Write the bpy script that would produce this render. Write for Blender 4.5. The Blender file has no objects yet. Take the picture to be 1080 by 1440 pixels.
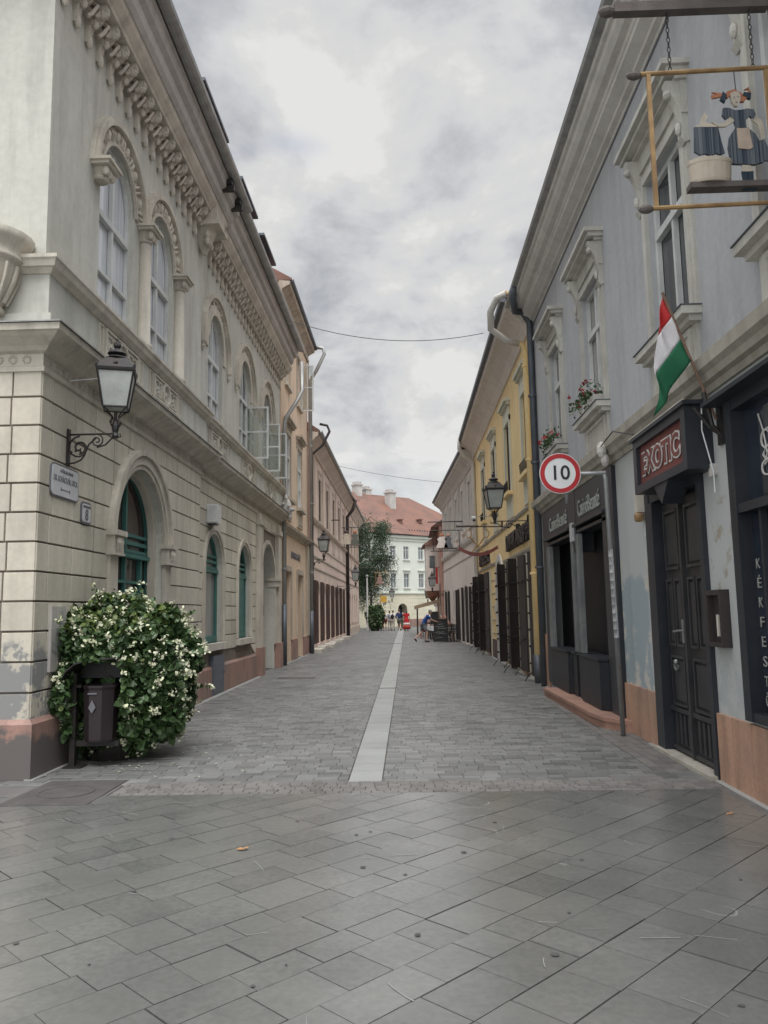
import bpy, bmesh, math, random
from mathutils import Vector, Matrix
D = bpy.data; S = bpy.context.scene; COL = S.collection
R = math.radians; PI = math.pi
rng = random.Random(11)
ORG = {}
XL, XR = -4.0, 2.95

# ------------------------------------------------------------------ materials
def mat(name, c1, c2=None, ns=1.2, r=.85, b=.25, bs=45, isl=0., streak=0., metal=0., spec=.5, fine=.06, alpha=None, islhue=0.,
        patches=None, coat=0., dist=.008, trans=0.):
    m = D.materials.new(name); m.use_nodes = True
    nt = m.node_tree; N = nt.nodes; L = nt.links
    p = N['Principled BSDF']
    p.inputs['Roughness'].default_value = r; p.inputs['Metallic'].default_value = metal
    p.inputs['Specular IOR Level'].default_value = spec
    if coat: p.inputs['Coat Weight'].default_value = coat; p.inputs['Coat Roughness'].default_value = .08
    if trans: p.inputs['Transmission Weight'].default_value = trans
    tc = N.new('ShaderNodeTexCoord'); ob = tc.outputs['Object']
    def noise(sc, det=5, rough=.6, vec=ob):
        n = N.new('ShaderNodeTexNoise'); n.inputs['Scale'].default_value = sc; n.inputs['Detail'].default_value = det
        n.inputs['Roughness'].default_value = rough; L.new(vec, n.inputs['Vector']); return n.outputs['Fac']
    def remap(s, a, bb, c=0., d=1.):
        n = N.new('ShaderNodeMapRange'); n.inputs[1].default_value = a; n.inputs[2].default_value = bb
        n.inputs[3].default_value = c; n.inputs[4].default_value = d; L.new(s, n.inputs[0]); return n.outputs[0]
    def mapping(sc):
        n = N.new('ShaderNodeMapping'); n.inputs['Scale'].default_value = sc; L.new(ob, n.inputs['Vector']); return n.outputs[0]
    def mix(f, a, bcol, mode='MIX'):
        n = N.new('ShaderNodeMix'); n.data_type = 'RGBA'; n.blend_type = mode
        if isinstance(f, (int, float)): n.inputs[0].default_value = f
        else: L.new(f, n.inputs[0])
        for i, c in ((6, a), (7, bcol)):
            if isinstance(c, tuple): n.inputs[i].default_value = (*c, 1)
            else: L.new(c, n.inputs[i])
        return n.outputs[2]
    def scale(col, f):
        n = N.new('ShaderNodeVectorMath'); n.operation = 'SCALE'; L.new(col, n.inputs[0]); L.new(f, n.inputs['Scale']); return n.outputs[0]
    if c2 is None: c2 = tuple(x * .8 for x in c1)
    col = mix(remap(noise(ns), .38, .66), c1, c2)
    if fine: col = scale(col, remap(noise(ns * 25, 3), .3, .7, 1 - fine, 1 + fine))
    if streak: col = scale(col, remap(noise(1, 4, .6, mapping((5, 5, .5))), .45, .75, 1, 1 - streak))
    if isl:
        g = N.new('ShaderNodeNewGeometry'); ri = g.outputs['Random Per Island']
        col = scale(col, remap(ri, 0, 1, 1 - isl, 1 + isl))
        if islhue:
            n = N.new('ShaderNodeMath'); n.operation = 'MULTIPLY'; n.inputs[1].default_value = 17.3; L.new(ri, n.inputs[0])
            n2 = N.new('ShaderNodeMath'); n2.operation = 'FRACT'; L.new(n.outputs[0], n2.inputs[0])
            col = mix(remap(n2.outputs[0], 0, 1, 0, islhue), col, c2)
    for (cc, ax, lo, hi, a2, lo2, hi2, thr, nsc) in (patches or []):
        sx = N.new('ShaderNodeSeparateXYZ'); L.new(ob, sx.inputs[0])
        nz = noise(nsc, 6, .65)
        def band(o, l, h):
            n = N.new('ShaderNodeMath'); n.operation = 'ADD'; L.new(o, n.inputs[0]); L.new(remap(nz, 0, 1, -.35, .35), n.inputs[1])
            a = remap(n.outputs[0], l, l + .08); c = remap(n.outputs[0], h, h + .08, 1, 0)
            k = N.new('ShaderNodeMath'); k.operation = 'MULTIPLY'; L.new(a, k.inputs[0]); L.new(c, k.inputs[1]); return k.outputs[0]
        k = N.new('ShaderNodeMath'); k.operation = 'MULTIPLY'; L.new(band(sx.outputs[ax], lo, hi), k.inputs[0]); L.new(band(sx.outputs[a2], lo2, hi2), k.inputs[1])
        f = k.outputs[0]
        if thr:
            k2 = N.new('ShaderNodeMath'); k2.operation = 'MULTIPLY'; L.new(f, k2.inputs[0]); L.new(remap(noise(nsc * 1.7, 7, .7), thr, thr + .05), k2.inputs[1]); f = k2.outputs[0]
        col = mix(f, col, cc)
    L.new(col, p.inputs['Base Color'])
    if b:
        bn = N.new('ShaderNodeBump'); bn.inputs['Strength'].default_value = b; bn.inputs['Distance'].default_value = dist
        L.new(noise(bs, 4), bn.inputs['Height']); L.new(bn.outputs[0], p.inputs['Normal'])
    m['p'] = 1
    return m

def glassy(name, c1, c2=None, r=.06, curtain=False, metal=0., wav=.25, spec=.7):
    m = mat(name, c1, c2, ns=1.0, r=r, b=0, fine=0, spec=spec, metal=metal)
    nt = m.node_tree; N = nt.nodes; L = nt.links
    tc = N.new('ShaderNodeTexCoord'); n = N.new('ShaderNodeTexNoise'); n.inputs['Scale'].default_value = 1.7; n.inputs['Detail'].default_value = 1
    L.new(tc.outputs['Object'], n.inputs['Vector'])
    bn = N.new('ShaderNodeBump'); bn.inputs['Strength'].default_value = wav; bn.inputs['Distance'].default_value = .02
    L.new(n.outputs['Fac'], bn.inputs['Height']); L.new(bn.outputs[0], N['Principled BSDF'].inputs['Normal'])
    if curtain:
        mp = N.new('ShaderNodeMapping'); mp.inputs['Scale'].default_value = (16 if curtain is True else curtain, 16 if curtain is True else curtain, .35); L.new(tc.outputs['Object'], mp.inputs['Vector'])
        for nd in N:
            if nd.type == 'TEX_NOISE' and nd != n:
                for l in list(nd.inputs['Vector'].links): L.remove(l)
                L.new(mp.outputs[0], nd.inputs['Vector'])
    return m

M = {}
def mk(k, *a, **kw): M[k] = mat(k, *a, **kw)
mk('cream_up', (.55, .545, .495), (.46, .455, .41), ns=.45, streak=.24, b=.15)
mk('cream_orn', (.57, .53, .455), (.45, .41, .35), ns=1.5, streak=.3, b=.3, bs=30)
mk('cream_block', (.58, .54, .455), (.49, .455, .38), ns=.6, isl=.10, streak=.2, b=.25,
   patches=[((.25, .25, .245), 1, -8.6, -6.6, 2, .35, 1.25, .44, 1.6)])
mk('joint', (.20, .17, .14), (.14, .115, .095), ns=2)
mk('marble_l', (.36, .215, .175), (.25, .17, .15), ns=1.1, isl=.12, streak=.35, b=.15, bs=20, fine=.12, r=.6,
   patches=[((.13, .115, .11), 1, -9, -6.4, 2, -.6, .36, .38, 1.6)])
mk('marble_r', (.52, .31, .21), (.38, .24, .18), ns=1.3, isl=.10, streak=.35, b=.15, bs=20, fine=.12, r=.6)
mk('soffit', (.50, .475, .45), (.40, .38, .36), ns=.8, streak=.2)
mk('grey_wall', (.425, .43, .445), (.37, .378, .395), ns=.5, streak=.14, b=.2, r=.9,
   patches=[((.44, .455, .45), 1, -14, 8.3, 2, .4, 3.75, 0, .8), ((.30, .355, .385), 1, .75, 2.2, 2, .5, 1.95, 0, 1.1),
            ((.52, .50, .45), 1, .7, 2.15, 2, .5, 2.15, .545, 1.3), ((.38, .41, .41), 1, -2.3, -1.0, 2, .3, 1.15, .5, 1.4), ((.33, .30, .25), 1, -1.8, -1.1, 2, 1.3, 2.6, .57, 2.4)])
mk('trim_r', (.56, .55, .50), (.44, .42, .38), ns=1.6, streak=.28, b=.2)
mk('course_r', (.44, .41, .35), (.33, .30, .25), ns=1.8, streak=.3, b=.3)
mk('soffit_r', (.62, .60, .56), (.52, .50, .47), ns=.9, streak=.15)
mk('yellow', (.84, .65, .35), (.76, .58, .30), ns=.6, streak=.16, b=.2)
mk('yellow_pale', (.62, .61, .50), (.55, .54, .46), ns=1, streak=.15)
mk('pink', (.76, .61, .525), (.68, .545, .47), ns=.5, streak=.14, b=.2)
mk('pink_lt', (.62, .52, .43), (.52, .43, .36), ns=1, streak=.2)
mk('orange', (.70, .54, .40), (.60, .47, .35), ns=.5, streak=.18, b=.2)
mk('orange_trim', (.50, .44, .36), (.36, .31, .25), ns=1.4, streak=.3)
mk('palepink', (.72, .66, .61), (.63, .575, .53), ns=.5, streak=.16, b=.2)
mk('salmon', (.48, .29, .23), (.40, .25, .2), ns=.7, streak=.2)
mk('far_white', (.66, .69, .62), (.60, .63, .57), ns=.5, streak=.08)
mk('far_yellow', (.66, .62, .48), (.58, .55, .43), ns=.6, streak=.1)
mk('roof_tile', (.20, .10, .072), (.14, .08, .065), ns=.7, fine=.18, b=.6, bs=14, r=.8)
mk('roof_brown', (.20, .105, .08), (.14, .08, .065), ns=.7, fine=.2, b=.6, bs=14, r=.8)
mk('zinc', (.36, .36, .35), (.28, .28, .27), ns=2, r=.45, metal=.4, streak=.3, b=.1)
mk('zinc_dark', (.11, .125, .145), (.08, .09, .10), ns=2, r=.5, metal=.3, b=.1)
mk('iron', (.022, .021, .022), (.035, .028, .025), ns=8, r=.5, metal=.2, b=.3)
mk('brown_iron', (.040, .030, .028), (.028, .022, .022), ns=3, r=.6, b=.3, streak=.3)
mk('gold', (.40, .26, .12), (.25, .15, .07), ns=6, r=.6, metal=.15, b=.2)
mk('wood_beam', (.14, .12, .11), (.09, .075, .07), ns=4, r=.8, b=.5, streak=.3)
mk('navy', (.018, .022, .030), (.028, .032, .040), ns=2.5, r=.42, b=.2, streak=.2)
mk('door_dark', (.026, .027, .031), (.045, .044, .046), ns=3, r=.45, b=.25, streak=.35)
mk('grey_post', (.20, .21, .21), (.13, .14, .145), ns=3, r=.6, streak=.3)
mk('green', (.045, .145, .13), (.06, .18, .16), ns=3, r=.5, b=.15, streak=.2)
mk('white_paint', (.62, .63, .62), (.5, .51, .5), ns=3, r=.5, b=.1, streak=.15)
mk('wood_brown', (.085, .05, .04), (.055, .035, .03), ns=3, r=.55, b=.3, streak=.3)
mk('step', (.40, .225, .165), (.30, .18, .14), ns=2, r=.6, fine=.15, b=.2)
mk('sillstone', (.56, .52, .45), (.42, .39, .34), ns=3)
M['g_sky'] = glassy('g_sky', (.46, .49, .54), (.66, .68, .72), curtain=True)  # pale sky reflection painted into the pane colour, with curtain folds
M['g_dark'] = glassy('g_dark', (.03, .035, .04), (.06, .065, .07))
M['g_brown'] = glassy('g_brown', (.075, .05, .042), (.05, .04, .04), curtain=True)
M['g_shop'] = glassy('g_shop', (.010, .016, .030), (.03, .04, .055))
M['p_dress'] = glassy('p_dress_stripes', (.030, .042, .060), (.17, .19, .21), curtain=70, r=.7, wav=0, spec=.2)
M['g_grey'] = glassy('g_grey', (.22, .22, .21), (.32, .31, .30), curtain=True)
M['g_far'] = glassy('g_far', (.10, .12, .13), (.22, .24, .24))
mk('lamp_glass', (.25, .265, .255), (.33, .345, .33), ns=5, r=.3, b=0, spec=.7)
mk('paver', (.118, .120, .115), (.168, .167, .157), ns=1.1, r=.21, isl=.11, islhue=.5, streak=0, b=.2, bs=55, fine=.12, dist=.004)
mk('sett', (.122, .124, .121), (.19, .188, .182), ns=.8, r=.5, isl=.36, islhue=.6, b=.5, bs=40, fine=.12, dist=.006)
mk('sett_small', (.125, .116, .108), (.185, .176, .166), ns=.8, r=.6, isl=.25, islhue=.6, b=.5, bs=40, fine=.12)
mk('strip', (.31, .315, .30), (.255, .26, .25), ns=1.4, r=.55, isl=.06, b=.2, streak=0)
mk('bedding', (.085, .08, .075), (.12, .11, .10), ns=2, r=.9)
mk('asphalt', (.15, .14, .135), (.11, .105, .10), ns=3, r=.9, b=.7, bs=90)
mk('iron_plate', (.075, .07, .068), (.11, .10, .095), ns=4, r=.6, b=.9, bs=60)
mk('scar', (.24, .24, .23), (.33, .33, .31), ns=3, r=.7)
mk('spot', (.06, .06, .06), (.09, .09, .085), ns=3, r=.6)
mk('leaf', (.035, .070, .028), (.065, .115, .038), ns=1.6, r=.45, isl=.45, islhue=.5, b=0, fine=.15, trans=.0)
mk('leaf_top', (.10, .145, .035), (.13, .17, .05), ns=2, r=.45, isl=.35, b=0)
mk('petal', (.62, .62, .48), (.52, .55, .34), ns=6, r=.6, isl=.12, b=0)
mk('birch', (.06, .095, .05), (.04, .07, .036), ns=.9, r=.6, isl=.5, islhue=.4, b=0)
mk('bark', (.30, .29, .27), (.10, .09, .08), ns=4, r=.9)
mk('red_flower', (.50, .03, .025), (.35, .015, .03), ns=8, r=.6, isl=.3, b=0)
mk('dark_red_flower', (.22, .008, .02), (.30, .02, .03), ns=8, r=.6, isl=.3, b=0)
mk('bin_body', (.026, .017, .020), (.02, .014, .016), ns=4, r=.5, b=.15)
mk('sign_white', (.72, .73, .74), (.66, .67, .68), ns=4, r=.4, b=0, fine=.02)
mk('sign_plate', (.62, .63, .66), (.56, .57, .6), ns=4, r=.4, b=0, fine=.03)
mk('sign_red', (.45, .025, .03), (.38, .02, .025), ns=4, r=.4, b=0)
mk('ink', (.015, .015, .018), (.02, .02, .022), ns=4, r=.5, b=0)
mk('ink_grey', (.12, .12, .14), (.16, .16, .18), ns=8, r=.5, b=0)
mk('brass_letters', (.34, .36, .33), (.26, .27, .24), ns=4, r=.5, b=0)
mk('exotic_red', (.20, .055, .045), (.14, .045, .04), ns=3, r=.5, b=0, streak=.3)
mk('neon', (.62, .60, .58), (.55, .52, .5), ns=6, r=.4, b=0)
mk('flag_red', (.50, .028, .03), ns=3, r=.8, b=.1); mk('flag_white', (.68, .66, .68), ns=3, r=.8, b=.1); mk('flag_green', (.012, .13, .06), ns=3, r=.8, b=.1)
mk('pole_wood', (.20, .12, .085), (.15, .09, .06), ns=4, r=.6)
mk('pole_grey', (.32, .325, .33), (.24, .245, .25), ns=4, r=.45, metal=.5, b=.2)
mk('sticker', (.50, .50, .50), (.36, .37, .38), ns=14, r=.6, isl=.3, b=0)
mk('yellow_paint', (.62, .36, .05), ns=6, r=.5)
mk('skin', (.52, .33, .25), (.46, .28, .21), ns=6, r=.6, b=0, fine=.03)
mk('hair', (.035, .025, .02), (.05, .035, .025), ns=9, r=.6, b=.4)
mk('hair_grey', (.22, .20, .18), (.15, .14, .13), ns=9, r=.6, b=.4)
mk('hair_red', (.42, .17, .09), ns=9, r=.6)
mk('c_navy', (.018, .035, .11), ns=6, r=.9); mk('c_blue', (.015, .07, .26), ns=6, r=.9)
mk('c_white', (.62, .61, .60), ns=6, r=.9); mk('c_red', (.42, .012, .018), ns=6, r=.9)
mk('c_orange', (.40, .05, .03), ns=6, r=.9); mk('c_khaki', (.12, .125, .10), ns=6, r=.9)
mk('c_grey', (.16, .17, .19), ns=6, r=.9); mk('c_greyblue', (.20, .25, .31), ns=6, r=.9)
mk('c_maroon', (.10, .015, .02), ns=6, r=.9); mk('c_cream', (.52, .49, .43), ns=6, r=.9); mk('c_black', (.018, .018, .022), ns=6, r=.9)
mk('shoe', (.03, .03, .035), ns=6, r=.6)
mk('board', (.020, .024, .024), (.03, .033, .033), ns=3, r=.7); mk('chalk', (.45, .46, .45), ns=9, r=.9, b=0)
mk('cloth_white', (.66, .66, .67), ns=4, r=.9); mk('awning', (.33, .25, .17), (.27, .2, .14), ns=3, r=.9)
mk('wicker', (.035, .03, .03), ns=8, r=.7); mk('wicker_lt', (.40, .24, .15), ns=8, r=.8)
mk('dry_leaf', (.42, .22, .10), (.30, .15, .07), ns=20, r=.8)
mk('pave_poster', (.42, .42, .40), (.20, .22, .20), ns=9, r=.7, isl=.2, b=0)
mk('p_apron', (.48, .38, .31), ns=9, r=.7, b=0); mk('p_skin', (.52, .46, .38), ns=9, r=.7, b=0); mk('p_tub', (.50, .44, .36), (.42, .36, .29), ns=6, r=.7)
mk('p_boot', (.02, .04, .06), ns=9, r=.6, b=0)
mk('meter', (.115, .125, .15), (.09, .10, .12), ns=4, r=.5)
mk('wire', (.05, .05, .05), ns=3, r=.7, b=0)

mk('black_door', (.010, .010, .013), (.016, .016, .019), ns=3, r=.55, b=.1, spec=.3)
mk('black_wood', (.014, .016, .021), (.022, .024, .029), ns=3, r=.5, b=.2, spec=.4)
# paver veins
def veins(m, sc, width, maskthr, colr):
    nt = m.node_tree; N = nt.nodes; L = nt.links; p = N['Principled BSDF']
    src = p.inputs['Base Color'].links[0].from_socket
    tc = N.new('ShaderNodeTexCoord')
    n = N.new('ShaderNodeTexNoise'); n.inputs['Scale'].default_value = sc; n.inputs['Detail'].default_value = 2; n.inputs['Distortion'].default_value = .3
    L.new(tc.outputs['Object'], n.inputs['Vector'])
    a = N.new('ShaderNodeMath'); a.operation = 'SUBTRACT'; a.inputs[1].default_value = .5; L.new(n.outputs['Fac'], a.inputs[0])
    b_ = N.new('ShaderNodeMath'); b_.operation = 'ABSOLUTE'; L.new(a.outputs[0], b_.inputs[0])
    c = N.new('ShaderNodeMapRange'); c.inputs[1].default_value = width; c.inputs[2].default_value = width * 2.2; c.inputs[3].default_value = 1; c.inputs[4].default_value = 0; L.new(b_.outputs[0], c.inputs[0])
    n2 = N.new('ShaderNodeTexNoise'); n2.inputs['Scale'].default_value = sc * .8; n2.inputs['Detail'].default_value = 3
    mp = N.new('ShaderNodeMapping'); mp.inputs['Location'].default_value = (31, 7, 3); L.new(tc.outputs['Object'], mp.inputs[0]); L.new(mp.outputs[0], n2.inputs['Vector'])
    d = N.new('ShaderNodeMapRange'); d.inputs[1].default_value = maskthr; d.inputs[2].default_value = maskthr + .05; L.new(n2.outputs['Fac'], d.inputs[0])
    e = N.new('ShaderNodeMath'); e.operation = 'MULTIPLY'; L.new(c.outputs[0], e.inputs[0]); L.new(d.outputs[0], e.inputs[1])
    x = N.new('ShaderNodeMix'); x.data_type = 'RGBA'; L.new(e.outputs[0], x.inputs[0]); L.new(src, x.inputs[6]); x.inputs[7].default_value = (*colr, 1)
    L.new(x.outputs[2], p.inputs['Base Color'])
veins(M['paver'], 1.3, .0014, .62, (.27, .27, .26))

# ------------------------------------------------------------------ mesh builder
class MB:
    def __init__(s, T=None):
        s.v = []; s.f = []; s.T = T or (lambda a, b, c: (a, b, c))
    def add(s, pts):
        i = len(s.v); s.v += [tuple(s.T(*p)) for p in pts]; return i
    def poly(s, pts):
        i = s.add(pts); s.f.append(tuple(range(i, i + len(pts))))
    def box(s, a0, a1, b0, b1, c0, c1):
        i = s.add([(a, b, c) for a in (a0, a1) for b in (b0, b1) for c in (c0, c1)])
        for q in ((0, 1, 3, 2), (4, 6, 7, 5), (0, 4, 5, 1), (2, 3, 7, 6), (0, 2, 6, 4), (1, 5, 7, 3)): s.f.append(tuple(i + k for k in q))
    def prism(s, pts, n0, n1, inset=0.):
        k = len(pts); cx = sum(p[0] for p in pts) / k; cz = sum(p[1] for p in pts) / k
        i = s.add([(u, n0, z) for u, z in pts])
        if inset:
            j = s.add([(u, n1 - inset, z) for u, z in pts])
            q = []
            for u, z in pts:
                du, dz = cx - u, cz - z
                q.append((u + max(-inset, min(inset, du)), n1, z + max(-inset, min(inset, dz))))
            l = s.add(q); rows = [i, j, l]
        else: rows = [i, s.add([(u, n1, z) for u, z in pts])]
        for a, b in zip(rows, rows[1:]):
            for t in range(k): s.f.append((a + t, a + (t + 1) % k, b + (t + 1) % k, b + t))
        s.f.append(tuple(range(rows[0], rows[0] + k))); s.f.append(tuple(range(rows[-1], rows[-1] + k)))
    def sweep(s, prof, path):
        """profile of (outward, height) swept along an XY path; outward is to the right of travel; mitred"""
        P = [Vector(p) for p in path]; k = len(prof); base = len(s.v)
        for i, p in enumerate(P):
            nn = []
            for a, b in ((i - 1, i), (i, i + 1)):
                if a >= 0 and b < len(P):
                    d = (P[b] - P[a]).normalized(); nn.append(Vector((d.y, -d.x)))
            n = nn[0] if len(nn) == 1 else (nn[0] + nn[1]) / (1 + nn[0].dot(nn[1]))
            for o, z in prof: s.v.append((p.x + n.x * o, p.y + n.y * o, z))
        for i in range(len(P) - 1):
            for t in range(k):
                a = base + i * k + t; b = base + i * k + (t + 1) % k
                s.f.append((a, b, b + k, a + k))
        s.f.append(tuple(base + t for t in range(k))); s.f.append(tuple(base + (len(P) - 1) * k + t for t in range(k)))
    def tube(s, pts, r, seg=6, closed=False):
        P = [Vector(s.T(*p)) for p in pts]; n = len(P)
        rr = r if isinstance(r, (list, tuple)) else [r] * n
        base = len(s.v); up = Vector((0, 0, 1)); prev = None
        for i, p in enumerate(P):
            if closed: d = P[(i + 1) % n] - P[i - 1]
            else: d = P[min(i + 1, n - 1)] - P[max(i - 1, 0)]
            if d.length < 1e-9: d = up
            d.normalize()
            if prev is None:
                a = d.cross(up if abs(d.z) < .9 else Vector((1, 0, 0))).normalized()
            else:
                a = prev - d * prev.dot(d)
                a = a.normalized() if a.length > 1e-6 else d.orthogonal().normalized()
            prev = a; b = d.cross(a)
            for t in range(seg):
                an = 2 * PI * t / seg; s.v.append(tuple(p + (a * math.cos(an) + b * math.sin(an)) * rr[i]))
        m = n if closed else n - 1
        for i in range(m):
            for t in range(seg):
                j = (i + 1) % n
                s.f.append((base + i * seg + t, base + i * seg + (t + 1) % seg, base + j * seg + (t + 1) % seg, base + j * seg + t))
        if not closed:
            s.f.append(tuple(base + t for t in range(seg))); s.f.append(tuple(base + (n - 1) * seg + t for t in range(seg)))
    def lathe(s, c, prof, seg=14, sx=1, sy=1, rot=0):
        base = len(s.v); c = Vector(c)
        for r_, z in prof:
            for t in range(seg):
                a = 2 * PI * t / seg + rot
                s.v.append(tuple(s.T(c.x + r_ * math.cos(a) * sx, c.y + r_ * math.sin(a) * sy, c.z + z)))
        for i in range(len(prof) - 1):
            for t in range(seg):
                s.f.append((base + i * seg + t, base + i * seg + (t + 1) % seg, base + (i + 1) * seg + (t + 1) % seg, base + (i + 1) * seg + t))
        s.f.append(tuple(base + t for t in range(seg))); s.f.append(tuple(base + (len(prof) - 1) * seg + t for t in range(seg)))
    def ell(s, c, rx, ry, rz, seg=10, rings=6):
        s.lathe(c, [(math.sin(PI * max(.04, min(.96, i / rings))), -math.cos(PI * i / rings) * rz) for i in range(rings + 1)], seg, rx, ry)
    def aband(s, uc, zs, ri, ro, n0, n1, seg=18, leg=None, a0=0., a1=PI):
        def ringpt(r_, a): return (uc - r_ * math.cos(a), zs + r_ * math.sin(a))
        A = [a0 + (a1 - a0) * i / seg for i in range(seg + 1)]
        inn = [ringpt(ri, a) for a in A]; out = [ringpt(ro, a) for a in A]
        if leg is not None:
            inn = [(uc - ri, leg)] + inn + [(uc + ri, leg)]; out = [(uc - ro, leg)] + out + [(uc + ro, leg)]
        k = len(inn); i0 = s.add([(u, n0, z) for u, z in inn]); i1 = s.add([(u, n1, z) for u, z in inn])
        o0 = s.add([(u, n0, z) for u, z in out]); o1 = s.add([(u, n1, z) for u, z in out])
        for t in range(k - 1):
            s.f += [(i1 + t, i1 + t + 1, o1 + t + 1, o1 + t), (i0 + t, i0 + t + 1, i1 + t + 1, i1 + t), (o0 + t, o0 + t + 1, o1 + t + 1, o1 + t), (i0 + t, i0 + t + 1, o0 + t + 1, o0 + t)]
        for t in (0, k - 1): s.f.append((i0 + t, i1 + t, o1 + t, o0 + t))
    def wall(s, u0, u1, z0, z1, ops, n=0., back=-.35):
        def rect(a, b, c, d):
            if b - a > 1e-4 and d - c > 1e-4: s.poly([(a, n, c), (b, n, c), (b, n, d), (a, n, d)])
        cur = u0
        for o in sorted(ops):
            a, b, c, d, arch = o[:5]; bk = o[5] if len(o) > 5 else back
            rect(cur, a, z0, z1); cur = b; rect(a, b, z0, c)
            if not arch:
                rect(a, b, d, z1); path = [(a, c), (a, d), (b, d), (b, c)]
            else:
                r_ = (b - a) / 2; uc = (a + b) / 2; zs = d - r_; K = 18
                arc = [(uc - r_ * math.cos(PI * i / K), zs + r_ * math.sin(PI * i / K)) for i in range(K + 1)]
                for p, q in zip(arc, arc[1:]): s.poly([(p[0], n, p[1]), (q[0], n, q[1]), (q[0], n, z1), (p[0], n, z1)])
                path = [(a, c)] + arc + [(b, c)]
            if c > z0 + .001: path = path + [path[0]]
            for p, q in zip(path, path[1:]): s.poly([(p[0], n, p[1]), (q[0], n, q[1]), (q[0], bk, q[1]), (p[0], bk, p[1])])
        rect(cur, u1, z0, z1)
    def blocks(s, u0, u1, zb, bw, ops, n0, n1, gh=.012, gv=.006, rg=None):
        """courses of ashlar blocks; zb = list of course heights; ops = (a,b,c,d,arch,margin)"""
        for ci, (za, zc) in enumerate(zip(zb, zb[1:])):
            a, c = za + gh, zc - gh
            offs = (0 if ci % 2 else bw / 2)
            J = [u0]; x = u0 + offs + (bw * .5 if offs < .01 else 0)
            while x < u1 - bw * .35:
                J.append(x + (rg.uniform(-.04, .04) if rg else 0)); x += bw
            J.append(u1)
            def lim(o, z):
                A, B, C, Dd, ar, mg = o
                if z < C - mg: return None
                r_ = (B - A) / 2; uc = (A + B) / 2; zs = Dd - r_
                if z > Dd + mg: return (uc, uc) if ar else None
                if not ar or z <= zs: return (A - mg, B + mg)
                h = math.sqrt(max(0, (r_ + mg) ** 2 - (z - zs) ** 2)); return (uc - h, uc + h)
            Z = [a + (c - a) * i / 6 for i in range(7)]; act = []
            for o in sorted(ops):
                if a > o[3] + o[5] or c < o[2] - o[5]: continue
                zt = o[3] + o[5]; ZZ = sorted(set(Z + ([zt] if a < zt < c else [])))
                act.append([(lim(o, z), z) for z in ZZ if lim(o, z) is not None and z >= o[2] - o[5]])
            regs = []; left = [(u0, a), (u0, c)]
            for L_ in act:
                rgt = [(l[0], z) for l, z in L_]
                regs.append(left + list(reversed(rgt))); left = [(l[1], z) for l, z in L_]
            regs.append(left + [(u1, c), (u1, a)])
            for rg_ in regs:
                for j0, j1 in zip(J, J[1:]):
                    P_ = rg_
                    for (sg, lim_) in ((1, j0 + gv), (-1, j1 - gv)):
                        out = []
                        for i, p in enumerate(P_):
                            q = P_[i - 1]; fp, fq = sg * (p[0] - lim_), sg * (q[0] - lim_)
                            if (fp >= 0) != (fq >= 0): t = fq / (fq - fp); out.append((q[0] + (p[0] - q[0]) * t, q[1] + (p[1] - q[1]) * t))
                            if fp >= 0: out.append(p)
                        P_ = out
                        if len(P_) < 3: break
                    if len(P_) < 3: continue
                    Q_ = [p for i, p in enumerate(P_) if abs(p[0] - P_[i - 1][0]) + abs(p[1] - P_[i - 1][1]) > 1e-5]
                    if len(Q_) < 3 or max(p[0] for p in Q_) - min(p[0] for p in Q_) < .03: continue
                    s.prism(Q_, n0, n1, inset=.004 if len(Q_) == 4 else 0)

def build(mb, name, m, parent=None, smooth=False, recalc=True):
    o = None
    me = D.meshes.new(name)
    if parent is not None: org = ORG[parent]
    else:
        xs, ys, zs = zip(*mb.v); org = Vector(((min(xs) + max(xs)) / 2, (min(ys) + max(ys)) / 2, min(zs)))
    me.from_pydata([(x - org.x, y - org.y, z - org.z) for x, y, z in mb.v], [], mb.f); me.update()
    if recalc:
        bm = bmesh.new(); bm.from_mesh(me); bmesh.ops.recalc_face_normals(bm, faces=bm.faces); bm.to_mesh(me); bm.free()
    me.materials.append(M[m] if isinstance(m, str) else m)
    if smooth:
        for p in me.polygons: p.use_smooth = True
    o = D.objects.new(name, me); COL.objects.link(o)
    if parent is not None: o.parent = parent
    else: o.location = org
    ORG[o] = org
    return o
def tag(o, label=None, cat=None, group=None, kind=None):
    if label: o['label'] = label
    if cat: o['category'] = cat
    if group: o['group'] = group
    if kind: o['kind'] = kind
    return o
def thing(name, label, cat, loc=(0, 0, 0), group=None):
    o = D.objects.new(name, None); COL.objects.link(o); o.location = loc; ORG[o] = Vector(loc); o.empty_display_size = .2
    return tag(o, label, cat, group)
def struct(mb, name, m, label=None): return tag(build(mb, name, m), label, None, None, 'structure')
def clone(o, loc=None, rz=None, label=None, parent=None, scale=None):
    c = o.copy(); COL.objects.link(c)
    if parent is not None: c.parent = parent
    if loc is not None: c.location = loc
    if rz is not None: c.rotation_euler = (0, 0, rz)
    if scale: c.scale = (scale,) * 3
    if label: c['label'] = label
    for ch in list(o.children): clone(ch, parent=c)
    return c
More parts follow.
